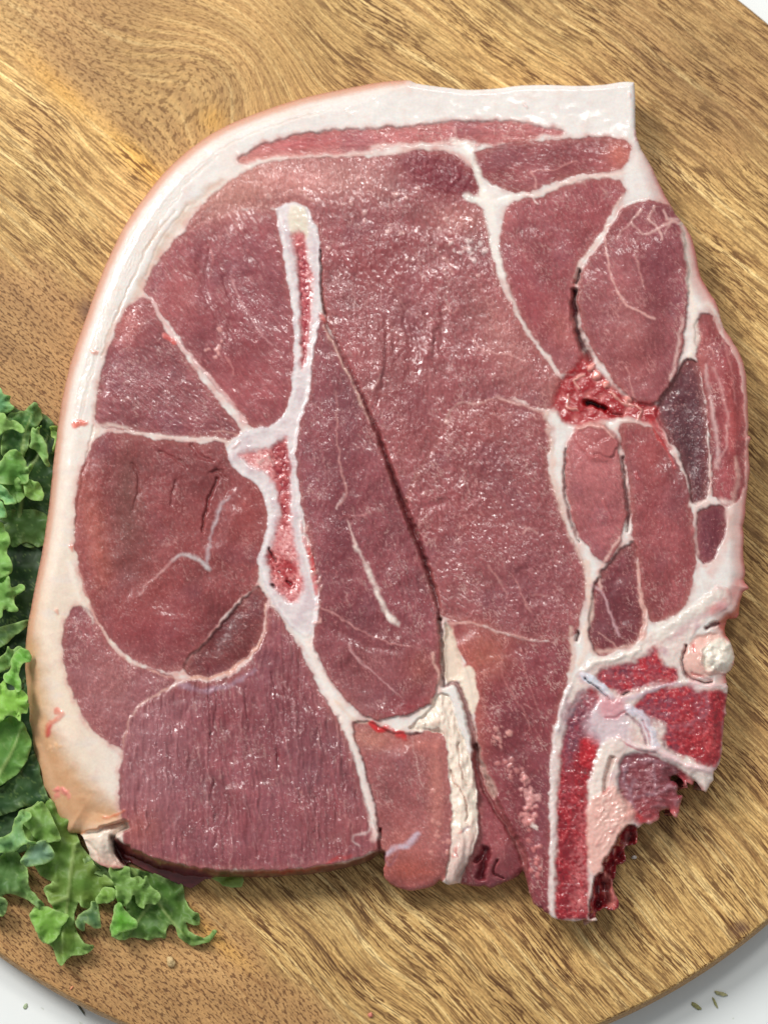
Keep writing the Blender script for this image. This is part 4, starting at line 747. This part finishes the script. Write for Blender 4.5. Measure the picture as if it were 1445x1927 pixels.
for k in range(20):                                     # torn fibres along the bone
    y0 = 985 + rng.rand() * 195; x0 = np.interp(y0, [960, 1040, 1110, 1180], [566, 578, 598, 594])
    stroke(np.array([[x0 - 2, y0], [x0 + 3 + rng.rand() * 3, y0 - 3], [x0 + 4 + rng.rand() * 7, y0 - 5 - rng.rand() * 8]]), 2 + rng.rand() * 3, 1.5, (222, 172, 164), .6, .8, 1.8)
# pale crumbs
for k in range(26):
    x0 = 780 + rng.rand() * 260; y0 = 236 + rng.rand() * 26; stroke(np.array([[x0, y0], [x0 + rng.randn() * 6, y0 + 6 + rng.rand() * 10]]), 3, 2, (222, 170, 164), .55, .5, 1.8, smooth=False)
rs = np.random.RandomState(8)
for cx, cy, sx, sy, n, c in ((988, 1470, 6, 12, 16, (212, 146, 142)), (996, 1500, 12, 12, 26, (216, 156, 152)), (996, 1535, 10, 20, 34, (218, 148, 144)), (1005, 1555, 6, 6, 8, (236, 214, 206)), (940, 1390, 22, 16, 14, (214, 150, 142)), (962, 1440, 20, 20, 12, (200, 130, 126)),
                        (118, 1490, 14, 10, 22, (226, 140, 126)), (100, 1405, 20, 4, 8, (228, 180, 140)), (830, 1560, 30, 60, 16, (216, 150, 140)), (410, 660, 20, 20, 8, (220, 160, 154)), (1010, 1600, 14, 50, 18, (200, 120, 116)), (760, 430, 120, 80, 24, (214, 166, 160)), (880, 470, 30, 20, 20, (226, 200, 196))):
    for k in range(n):
        x0 = cx + rs.randn() * sx * .6; y0 = cy + rs.randn() * sy * .6; r = 2 + rs.rand() * 4
        s = G.win((x0, y0), (x0, y0), r + 10)
        kd = np.hypot(G.wx[s] - x0, G.wy[s] - y0) / r; mm = sm(1.3, .5, kd)[..., None] * .7
        COL[s] = COL[s] * (1 - mm) + lin(c) * mm; Hh[s] += .2 * r * np.sqrt(np.clip(1 - kd ** 2, 0, 1))
# ---- the bottom edge: the cut face turns down towards the board
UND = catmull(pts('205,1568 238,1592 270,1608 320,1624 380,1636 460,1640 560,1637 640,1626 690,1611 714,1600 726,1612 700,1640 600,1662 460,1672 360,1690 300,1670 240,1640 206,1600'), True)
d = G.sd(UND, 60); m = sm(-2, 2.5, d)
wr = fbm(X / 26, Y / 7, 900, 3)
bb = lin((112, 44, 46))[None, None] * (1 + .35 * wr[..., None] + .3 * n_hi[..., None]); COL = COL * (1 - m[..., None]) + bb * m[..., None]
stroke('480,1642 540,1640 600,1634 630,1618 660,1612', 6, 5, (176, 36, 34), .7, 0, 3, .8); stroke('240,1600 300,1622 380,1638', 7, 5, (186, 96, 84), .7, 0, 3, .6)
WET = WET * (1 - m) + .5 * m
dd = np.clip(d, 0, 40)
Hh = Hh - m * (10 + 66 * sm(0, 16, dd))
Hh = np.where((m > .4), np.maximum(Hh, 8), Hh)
# rind end and fat foot at bottom left
FOOT = catmull(pts('146,1574 170,1566 205,1552 236,1544 242,1560 226,1568 214,1580 216,1600 226,1622 244,1640 208,1644 178,1632 158,1606'), True)
d = G.sd(FOOT, 40); m = sm(-2, 3, d); mixc(m, (232, 214, 198)); mixc(m * sm(1590, 1635, Y) * .55, (214, 150, 134)); mixc(m * sm(0, .5, n_md) * .4, (216, 184, 164))
Hh = Hh * (1 - m) + m * (58 - 20 * sm(1570, 1650, Y) - 16 * sm(190, 160, X) + 8 * sm(0, 12, d) - 8 + 5 * n_md + 4 * n_lo); FAT = np.maximum(FAT, m)
stroke('150,1568 190,1558 240,1544', 4, 4, (206, 120, 76), .7, 0, 2)
stroke('212,1576 216,1596 228,1614 240,1626', 7, 9, (112, 50, 44), .8, -16, 3)  # shadow gap between foot and meat, painted dark brown and sunk
stroke('160,1584 176,1596 190,1620', 5, 4, (206, 172, 150), .5, -3, 3)
stroke('176,1624 200,1630 232,1636', 6, 5, (196, 104, 100), .7, 0, 3)
# lowered end pieces
Hh = Hh - 22 * sm(1600, 1680, Y) * sm(700, 730, X) * sm(1000, 985, X)
Hh = Hh - 10 * sm(40, 0, np.hypot((X - 985) / 1.0, (Y - 1600) / 2.2))
# rind id
ID[(ridge > .4) & (SDo < rw + 5) & (ID == 0)] = nid + 8; ID[(sk > 0) & (X < 245)] = nid + 8
NAMES[nid + 8] = ('rind', 'tan pigskin along the curved outer edge')
Hh = np.clip(Hh, 4, 140)

# ---- build: one continuous relief, split into its parts
ny, nx = X.shape
cx = (X[:-1, :-1] + G.st / 2); cy = (Y[:-1, :-1] + G.st / 2)
GC = Grid(G.xs[0] + 1, G.ys[0] + 1, G.xs[-2] + 1.01, G.ys[-2] + 1.01, 2.0)
inc = GC.inside(OUTS, raw=True)[:ny - 1, :nx - 1]
inc &= SDo[:-1, :-1] > -3
cnt = np.zeros((ny, nx), int)
for a in (0, 1):
    for b in (0, 1): cnt[a:ny - 1 + a, b:nx - 1 + b] += inc
bnd = (cnt > 0) & (cnt < 4)
PXm, PYm = X.copy(), Y.copy()
# snap boundary vertices on to the outline
A = OUTS; B = np.roll(OUTS, -1, 0); bj, bi = np.nonzero(bnd)
bp = np.stack([X[bj, bi], Y[bj, bi]], 1); best = np.full(len(bp), 1e9); bq = bp.copy()
for k in range(len(A)):
    dv = B[k] - A[k]; l2 = max(dv @ dv, 1e-9); t = np.clip(((bp - A[k]) @ dv) / l2, 0, 1); qn = A[k] + t[:, None] * dv
    ds = ((bp - qn) ** 2).sum(1); mk = ds < best; best[mk] = ds[mk]; bq[mk] = qn[mk]
ok = best < 9; PXm[bj[ok], bi[ok]] = bq[ok, 0]; PYm[bj[ok], bi[ok]] = bq[ok, 1]
idx = np.full((ny, nx), -1); used = cnt > 0; nv = used.sum(); idx[used] = np.arange(nv)
V = P2W(PXm[used], PYm[used], Hh[used])
q0, q1, q2, q3 = idx[:-1, :-1][inc], idx[:-1, 1:][inc], idx[1:, 1:][inc], idx[1:, :-1][inc]
FQ = np.stack([q0, q3, q2, q1], 1); FI = ID[:-1, :-1][inc]
attC = COL[used]; attW = WET[used]; attF = FAT[used]; attU = FU[used]
# walls
def bedge(i0, i1, fid, acc): acc.append(np.stack([i0, i1, fid], 1))
acc = []
pad = np.pad(inc, 1)
c = pad[1:-1, 1:-1]
for (dy, dx, va, vb) in ((-1, 0, (0, 1), (0, 0)), (1, 0, (1, 0), (1, 1)), (0, -1, (0, 0), (1, 0)), (0, 1, (1, 1), (0, 1))):
    nb = pad[1 + dy:pad.shape[0] - 1 + dy, 1 + dx:pad.shape[1] - 1 + dx]
    e = c & ~nb; j, i = np.nonzero(e)
    acc.append(np.stack([idx[j + va[0], i + va[1]], idx[j + vb[0], i + vb[1]], ID[j, i]], 1))
E_ = np.vstack(acc)
bv = np.unique(E_[:, :2]); loc = {}
lut = np.full(nv, -1); lut[bv] = np.arange(len(bv))
gy, gx = np.gradient(SDo, G.st); gx = gx[used][bv]; gy = gy[used][bv]; gl = np.hypot(gx, gy) + 1e-6
nout = np.stack([-gx / gl, gy / gl, 0 * gx], 1)          # outwards in world xy
bx_, by_ = PXm[used][bv], PYm[used][bv]
rings = [bv]; allV = [V]; allC = [attC]; allW = [attW]; allF = [attF]; allU = [attU]; base_n = nv
topz = V[bv][:, 2]
isr = (sm(800, 700, bx_) * sm(1600, 1500, by_))
for rk, (f, off) in enumerate(((.86, -1.0), (.66, -3.5), (.45, -6.5), (.22, -11), (.0, -18))):
    z = ZB + (topz - ZB) * f
    wob = fbm(bx_ / 9 + rk * 7, by_ / 9, 950 + rk, 3) * (3.0 - 2 * isr)
    p = V[bv] + nout * ((off * (1 - .5 * isr) + wob - 1.0)[:, None]) * PX; p[:, 2] = z + .0002
    allV.append(p); rings.append(base_n + np.arange(len(bv))); base_n += len(bv)
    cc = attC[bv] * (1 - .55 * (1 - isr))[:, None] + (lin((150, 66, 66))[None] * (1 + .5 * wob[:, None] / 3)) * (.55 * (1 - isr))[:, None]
    top = sm(1000, 1100, bx_) * 0 + sm(200, 190, by_) * sm(760, 800, bx_); cc = cc * (1 - top[:, None]) + lin((232, 214, 204)) * top[:, None]
    allC.append(cc); allW.append(attW[bv] * 0 + .45); allF.append(attF[bv]); allU.append(np.stack([bx_ / 5, by_ / 5 + rk * 3, 0 * bx_], 1))
wf = []
for r in range(len(rings) - 1):
    a, b = rings[r], rings[r + 1]
    wf.append(np.stack([a[lut[E_[:, 0]]], a[lut[E_[:, 1]]], b[lut[E_[:, 1]]], b[lut[E_[:, 0]]]], 1))
WF = np.vstack(wf)[:, ::-1]; WI = np.tile(E_[:, 2], len(rings) - 1)
V = np.vstack(allV); C_ = np.clip(np.vstack(allC), 0, .95); W_ = np.clip(np.concatenate(allW), 0, 1); F_ = np.concatenate(allF); U_ = np.vstack(allU)
FA = np.vstack([FQ, WF]); FID = np.r_[FI, WI]
# vertex normals of the whole body so that neighbouring parts shade without a seam
e1 = V[FA[:, 2]] - V[FA[:, 0]]; e2 = V[FA[:, 3]] - V[FA[:, 1]]; fn = np.cross(e1, e2)
N = np.stack([np.bincount(FA.ravel(), np.repeat(fn[:, k], 4), len(V)) for k in range(3)], 1)
# keep the top edge crisp: top vertices ignore the wall on boundary
fnT = fn[:len(FQ)]; NT_ = np.stack([np.bincount(FQ.ravel(), np.repeat(fnT[:, k], 4), len(V)) for k in range(3)], 1)
N[bv] = NT_[bv] + N[bv] * .6
if N[:nv, 2].mean() < 0: N = -N; FA = FA[:, ::-1]
N /= np.linalg.norm(N, axis=1, keepdims=True) + 1e-12
steak = empty('pork_steak', P2W(np.array(720.), np.array(900.), np.array(0.)).tolist(), 'thick raw bone-in pork shoulder steak with rind lying on the round wooden board', 'meat')
for k in sorted(NAMES):
    mk = FID == k
    if mk.sum() < 4: continue
    f = FA[mk]; uq, inv = np.unique(f, return_inverse=True)
    o = raw_mesh(NAMES[k][0], V[uq], inv.reshape(f.shape), MEAT, steak, dict(col=C_[uq], wet=W_[uq], fat=F_[uq], fib=U_[uq]), N[uq])
    if NAMES[k][1]: o['label'] = NAMES[k][1]

# ------------------------------------------------------------------ lettuce
def make_leaf_mat():
    n = NT('lettuce_leaf'); c = n.attr('col', 'Color'); pos = n.new('ShaderNodeTexCoord').outputs['Object']
    g = n.noise(pos, 260, 4, .6); c = n.mix(n.map(g, .3, .7), n.mix(1.0, c, (.9, .92, .88), 'MULTIPLY'), n.mix(1.0, c, (1.1, 1.08, 1.14), 'MULTIPLY'))
    n.set(Base_Color=c, Roughness=.46, Specular_IOR_Level=.35)
    cell = n.vor(pos, 220, 'Distance', 'DISTANCE_TO_EDGE')
    h = n.math('ADD', n.math('MULTIPLY', n.map(cell, 0, .25), .35), n.math('MULTIPLY', n.noise(pos, 160, 3, .5), 1.0))
    n.set(Normal=n.bump(h, .28, .0008))
    tr = n.new('ShaderNodeBsdfTranslucent'); n.link(n.mix(1.0, c, (1.1, 1.35, .5), 'MULTIPLY'), tr.inputs[0])
    ms = n.new('ShaderNodeMixShader'); ms.inputs[0].default_value = .42
    out = n.n['Material Output']; n.link(n.b.outputs[0], ms.inputs[1]); n.link(tr.outputs[0], ms.inputs[2]); n.link(ms.outputs[0], out.inputs[0])
    return n.m
LEAF = make_leaf_mat()
def patch(name, parent, s, z0, c, grad=(0, 0), ruf=8, seed=0, rim=.8, rimc=(196, 222, 146), veins=(), st=3.0, bowl=0, jag=2.0, c2=None):
    P = catmull(pts(s), True, 5)
    sg = np.hypot(*np.diff(np.vstack([P, P[:1]]), axis=0).T); L = np.cumsum(sg)
    P = P + np.stack([perlin(L / 11, L * 0 + seed, 700), perlin(L / 11, L * 0 + seed + 5, 701)], 1) * jag
    P = P + np.stack([perlin(L / 30, L * 0 + seed, 702), perlin(L / 30, L * 0 + seed + 5, 703)], 1) * jag * 1.4
    x0, y0 = P.min(0) - 6; x1, y1 = P.max(0) + 6
    g = Grid(x0, y0, x1, y1, st); d = g.sd(P, 60, raw=True); ins = d > -st * .5
    x, y = g.X, g.Y; cx_, cy_ = P.mean(0)
    w1 = fbm(x / 34, y / 34, 1100 + seed, 3); w2 = fbm(x / 15, y / 15, 1150 + seed, 2)
    edge = sm(26, 0, d)
    _, TT = g.dist(np.vstack([P, P[:1]]), 400, raw=True); per = L[-1]
    z = z0 + grad[0] * (x - cx_) + grad[1] * (y - cy_) + ruf * 1.8 * fbm(x / 48, y / 48, 1160 + seed, 2) + ruf * edge * (.5 * w2 + 1.25 * np.sin(TT * 2 * math.pi * max(2, round(per / 46)) + seed + 2.5 * w1)) + bowl * edge
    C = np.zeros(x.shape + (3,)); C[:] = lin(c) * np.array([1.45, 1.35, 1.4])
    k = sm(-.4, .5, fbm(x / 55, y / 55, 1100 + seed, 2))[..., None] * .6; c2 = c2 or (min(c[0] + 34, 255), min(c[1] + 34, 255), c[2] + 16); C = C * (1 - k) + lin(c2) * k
    for vs in veins:
        VP = catmull(pts(vs), False, 6); D, T = g.dist(VP, 20, raw=True)
        wv = 4.5 * (1 - .75 * T); m = sm(wv + 1.5, wv - 1.5, D)[..., None] * .7; C = C * (1 - m) + lin((176, 196, 120)) * m; z = z + 3 * sm(8, 0, D)
    # fine side veins
    vn = sm(.035, .006, np.abs(fbm(x / 30, y / 30, 1190 + seed, 3)))[..., None] * .4; C = C * (1 - vn) + lin((160, 190, 110)) * vn
    e = np.maximum(sm(4.0, 1.0, d + w2), .35 * sm(16, 2, d))[..., None] * rim; C = C * (1 - e) + lin(rimc) * e
    nyy, nxx = x.shape
    inc = (d[:-1, :-1] + d[1:, :-1] + d[:-1, 1:] + d[1:, 1:]) / 4 > 0
    cnt = np.zeros(x.shape, int)
    for a in (0, 1):
        for b in (0, 1): cnt[a:nyy - 1 + a, b:nxx - 1 + b] += inc
    X2, Y2 = x.copy(), y.copy(); bj, bi = np.nonzero((cnt > 0) & (cnt < 4)); bp = np.stack([x[bj, bi], y[bj, bi]], 1)
    if len(bp) == 0: return
    best = np.full(len(bp), 1e9); bq = bp.copy(); B = np.roll(P, -1, 0)
    for q in range(len(P)):
        dv = B[q] - P[q]; t = np.clip(((bp - P[q]) @ dv) / max(dv @ dv, 1e-9), 0, 1); qn = P[q] + t[:, None] * dv
        ds = ((bp - qn) ** 2).sum(1); mk = ds < best; best[mk] = ds[mk]; bq[mk] = qn[mk]
    ok = best < 3 * st * st; X2[bj[ok], bi[ok]] = bq[ok, 0]; Y2[bj[ok], bi[ok]] = bq[ok, 1]
    us = cnt > 0; idx = np.full(x.shape, -1); idx[us] = np.arange(us.sum())
    f = np.stack([idx[:-1, :-1][inc], idx[1:, :-1][inc], idx[1:, 1:][inc], idx[:-1, 1:][inc]], 1)
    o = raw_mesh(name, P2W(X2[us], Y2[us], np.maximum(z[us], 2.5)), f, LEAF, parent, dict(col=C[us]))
    md = o.modifiers.new('thickness', 'SOLIDIFY'); md.thickness = .0002; md.offset = -1
    return o
def leaf(label, base, z0, c, x, y, lobes, **kw):
    p = empty('lettuce_leaf', P2W(np.array(float(x)), np.array(float(y)), np.array(0.)).tolist(), label, 'lettuce leaf', 'curly lettuce leaves tucked under the steak')
    patch('blade', p, base, z0, c, **kw)
    for i, a in enumerate(lobes):
        s, z, cc = a[:3]; k = a[3] if len(a) > 3 else {}
        patch('lobe', p, s, z, cc, seed=kw.get('seed', 0) + 3 * i + 7, **k)
leaf('uppermost green curly lettuce leaf at the left end of the board, beside the red-spotted rind', '-40,728 0,738 18,760 40,772 78,776 100,795 112,830 112,900 104,960 100,1010 60,1030 20,1020 -40,1030', 14, (52, 84, 42), 40, 880, [
  ('-30,722 -4,728 6,740 20,745 21,758 29,765 18,775 2,780 -30,784', 44, (96, 150, 104), dict(ruf=6)),
  ('14,782 34,776 47,770 54,762 66,757 74,764 80,782 79,795 66,806 56,826 42,868 20,872 0,848 8,812', 32, (72, 114, 58), dict(ruf=7, veins=('40,868 46,820 60,780',))),
  ('-30,780 4,777 12,784 15,791 30,790 40,798 47,812 38,815 26,808 10,812 -5,822 -30,832', 60, (128, 166, 92), dict(ruf=6)),
  ('58,812 64,802 69,806 80,801 74,812 84,832 92,858 95,876 88,878 78,864 66,846 54,840 60,828', 46, (104, 150, 80), dict(ruf=5)),
  ('94,804 104,800 112,806 110,850 98,846 104,826 96,822', 40, (84, 128, 54), dict(ruf=5, rimc=(200, 220, 130))),
  ('-30,880 0,868 12,852 26,846 40,854 48,868 51,880 60,872 61,882 54,892 52,906 30,912 -30,905', 62, (92, 142, 66), dict(ruf=7)),
  ('4,912 5,900 16,892 34,898 46,916 48,930 36,946 20,938 12,926', 50, (96, 140, 70), dict(ruf=6)),
  ('44,908 54,902 72,908 82,926 78,943 62,941 48,930', 56, (124, 164, 78), dict(ruf=5)),
  ('-30,900 0,902 6,915 18,926 31,938 28,950 12,950 0,938 -30,936', 66, (116, 170, 118), dict(ruf=6)),
  ('-30,936 2,942 11,958 11,972 -4,976 -30,976', 72, (122, 178, 126), dict(ruf=4)),
 ], seed=1, ruf=5, rim=.4, veins=('30,1010 40,940 36,860 30,790', '38,900 70,860 90,820'))
leaf('dark lettuce leaf under the pale rind, below the uppermost leaf', '-40,990 20,985 70,975 104,960 100,1040 86,1100 72,1160 66,1230 50,1290 -40,1290', 10, (40, 66, 38), 20, 1120, [  # blade coloured a darker green than its lobes
  ('6,968 40,958 84,966 96,1000 80,1028 50,1022 26,1030 10,1010', 22, (66, 100, 48), dict(ruf=4, rim=.3)),
  ('-30,985 2,984 8,996 16,1004 19,1022 14,1040 21,1055 22,1076 8,1086 -30,1088', 60, (126, 172, 90), dict(ruf=7)),
  ('-30,1090 2,1084 18,1086 20,1104 38,1100 48,1104 44,1114 30,1120 26,1136 36,1146 30,1153 16,1150 8,1146 2,1162 -30,1176', 52, (118, 164, 86), dict(ruf=7)),
  ('-30,1184 0,1180 50,1166 54,1176 30,1196 8,1214 -30,1236', 30, (70, 108, 56), dict(ruf=4)),
 ], seed=31, ruf=4, rim=.2)
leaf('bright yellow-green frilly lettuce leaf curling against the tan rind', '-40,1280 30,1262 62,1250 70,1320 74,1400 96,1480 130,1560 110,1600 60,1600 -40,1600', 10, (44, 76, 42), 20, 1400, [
  ('-30,1246 -2,1238 12,1222 16,1212 22,1222 34,1216 44,1224 40,1240 24,1250 10,1262 -30,1276', 34, (88, 134, 62), dict(ruf=6)),
  ('8,1284 8,1272 18,1262 20,1248 26,1230 38,1221 52,1224 59,1238 56,1246 42,1248 36,1262 38,1282 40,1298 30,1300 20,1288', 74, (104, 164, 62), dict(ruf=5)),
  ('-30,1296 -4,1290 8,1282 16,1298 28,1296 40,1298 52,1308 50,1320 55,1328 50,1342 40,1344 39,1364 32,1352 16,1346 4,1358 -30,1372', 70, (138, 184, 78), dict(ruf=7)),
  ('-30,1372 2,1356 26,1348 46,1364 58,1400 50,1432 26,1462 -4,1482 -30,1496', 40, (92, 140, 62), dict(ruf=5, rim=.4, veins=('-10,1470 20,1420 40,1370',))),
  ('-30,1500 0,1484 40,1440 66,1420 80,1470 96,1520 80,1540 50,1520 20,1530 -30,1540', 22, (48, 82, 46), dict(ruf=5, rim=.3)),
 ], seed=61, ruf=4, rim=.2)
leaf('large lettuce leaf below the tan rind whose pointed tip hangs towards the board rim', '34,1536 60,1518 88,1500 130,1545 160,1600 190,1640 214,1662 210,1680 190,1698 168,1712 152,1704 148,1696 140,1728 146,1756 162,1776 177,1780 162,1796 142,1800 128,1804 115,1817 106,1808 102,1794 97,1782 78,1772 66,1752 62,1732 54,1722 62,1712 76,1704 92,1708 100,1712 92,1694 84,1678 84,1670 97,1660 76,1648 56,1610', 26, (98, 136, 56), 120, 1650, [
  ('-30,1612 -4,1616 14,1603 30,1604 44,1622 52,1640 52,1664 66,1684 84,1704 78,1716 60,1700 38,1688 16,1684 0,1692 -6,1722 -30,1730', 34, (82, 122, 64), dict(ruf=8)),
  ('38,1622 48,1604 64,1588 84,1582 98,1596 101,1616 84,1626 64,1630 48,1632', 52, (98, 138, 112), dict(ruf=4, c2=(140, 176, 140))),
  ('-30,1572 0,1578 18,1570 26,1552 32,1532 44,1522 55,1530 57,1542 44,1550 44,1564 54,1580 70,1586 60,1594 44,1590 30,1602 10,1606 -30,1604', 62, (110, 156, 100), dict(ruf=7)),
  ('40,1540 60,1520 84,1512 108,1560 114,1580 96,1586 78,1584 62,1576 52,1560', 46, (106, 146, 68), dict(ruf=5)),
  ('146,1726 158,1716 170,1708 172,1696 184,1700 188,1724 190,1746 176,1748 162,1736 158,1752 148,1750 142,1740', 30, (64, 106, 64), dict(ruf=4)),
  ('56,1722 70,1708 90,1708 110,1716 130,1724 118,1740 112,1758 96,1776 80,1768 66,1750', 42, (122, 168, 70), dict(ruf=5)),
  ('-30,1692 0,1688 14,1696 10,1716 0,1724 -30,1726', 40, (56, 92, 48), dict(ruf=4)),
  ('150,1604 170,1640 200,1652 214,1660 206,1640 186,1626', 20, (70, 104, 50), dict(ruf=3)),
 ], seed=91, ruf=7, veins=('140,1590 132,1650 126,1710 118,1760 116,1800', '126,1690 100,1700 84,1722'), c2=(140, 160, 72))
leaf('green lettuce leaf with a hooked tip sticking out below the coarse striped muscle', '218,1630 260,1636 320,1655 344,1668 348,1690 358,1712 374,1722 376,1740 362,1742 350,1734 356,1752 372,1764 390,1762 404,1750 408,1756 396,1772 380,1777 362,1781 346,1772 334,1762 330,1746 318,1740 312,1752 312,1768 298,1766 276,1770 250,1764 234,1770 212,1762 206,1744 222,1722 238,1716 230,1690 214,1668', 12, (82, 122, 52), 300, 1720, [
  ('206,1634 240,1632 246,1652 262,1648 270,1656 276,1650 284,1668 294,1676 303,1688 292,1703 276,1702 268,1710 256,1700 250,1682 244,1700 232,1708 222,1698 218,1680', 38, (104, 144, 68), dict(ruf=7)),
  ('216,1704 226,1700 238,1716 252,1728 260,1744 246,1752 226,1758 212,1764 206,1752 212,1732 214,1716', 40, (92, 156, 50), dict(ruf=4)),
  ('180,1690 196,1670 216,1676 218,1690 202,1700 186,1702', 36, (116, 156, 66), dict(ruf=4)),
 ], seed=121, ruf=7, veins=('250,1640 290,1690 320,1730 350,1765', '290,1690 262,1730 244,1758'))
leaf('tiny lettuce tip peeking out from under the middle of the steak bottom edge', '398,1650 416,1640 446,1642 460,1656 456,1668 440,1673 424,1668 410,1660', 10, (128, 150, 66), 430, 1658, [], seed=150, ruf=4)
# ------------------------------------------------------------------ crumbs and slivers
def pebble(name, label, cat, x, y, h, r, c, stretch=(1, 1, .6), rot=0, seed=0, table=False, rough=.7):
    n = NT(name + '_skin'); cc = n.ramp(n.noise(n.new('ShaderNodeTexCoord').outputs['Object'], 1500, 2), [(.3, tuple(lin(c) * .7)), (.7, tuple(lin(c) * 1.15))]); n.set(Base_Color=cc, Roughness=rough)
    bpy.ops.mesh.primitive_ico_sphere_add(subdivisions=3, radius=1); o = bpy.context.object; rs = np.random.RandomState(seed)
    me = o.data; co = np.zeros(len(me.vertices) * 3, np.float32); me.vertices.foreach_get('co', co); co = co.reshape(-1, 3).astype(float)
    co *= (1 + .35 * perlin(co[:, 0] * 1.7 + seed, co[:, 1] * 1.7 + co[:, 2] * 1.3, seed))[:, None]
    co = co * np.array(stretch) * r * PX; a = math.radians(rot); ca, sa = math.cos(a), math.sin(a)
    co = np.stack([co[:, 0] * ca - co[:, 1] * sa, co[:, 0] * sa + co[:, 1] * ca, co[:, 2]], 1)
    me.vertices.foreach_set('co', co.astype(np.float32).ravel()); me.polygons.foreach_set('use_smooth', [True] * len(me.polygons)); me.update()
    me.materials.append(n.m); o.name = name; o['label'] = label; o['category'] = cat
    base = P2W(np.array(float(x)), np.array(float(y)), np.array(0. if not table else -ZB / PX)); o.location = Vector(base.tolist()) + Vector((0, 0, -co[:, 2].min()))
    return o
pebble('crumb', 'pale beige crumb on the dashed brown wood below the hooked lettuce leaf', 'crumb', 322, 1818 - 6, 0, 8, (206, 176, 126), (.9, 1.2, .6), 20, 3)
pebble('meat_crumb', 'tiny pink meat crumb on the board near the lower rim', 'crumb', 697, 1911, 0, 4.5, (214, 130, 110), seed=5)
pebble('fat_crumb', 'tiny orange sliver on the board rim above the dark twig', 'crumb', 135, 1860, 0, 3, (230, 150, 110), (.6, 1.4, .5), -40, seed=6)
pebble('bone_chip', 'small pale wet speck on the wood right of the red bone wall', 'crumb', 1193, 1614, 0, 4, (206, 196, 186), (1.3, .8, .5), seed=9, rough=.2)
pebble('twig', 'dark thin twig lying on the white table beside the board rim', 'twig', 151, 1898, 0, 16, (96, 98, 84), (.12, 1, .1), 36, 11, True)
pebble('herb_fleck', 'small pale green fleck on the white table left of the twig', 'fleck', 48, 1895, 0, 5, (170, 186, 150), (.7, 1.1, .2), -20, 12, True)
pebble('herb_fleck', 'larger olive fleck on the table under the lower right rim', 'fleck', 1309, 1894, 0, 9, (150, 148, 96), (1.1, .45, .2), -35, 13, True)
pebble('herb_fleck', 'thin upright olive fleck on the table under the lower right rim', 'fleck', 1345, 1888, 0, 9, (160, 158, 106), (.25, 1.1, .2), 25, 14, True)
pebble('herb_fleck', 'faint curved olive fleck nearest the lower right rim', 'fleck', 1356, 1871, 0, 10, (178, 174, 128), (1.3, .35, .2), -15, 15, True)
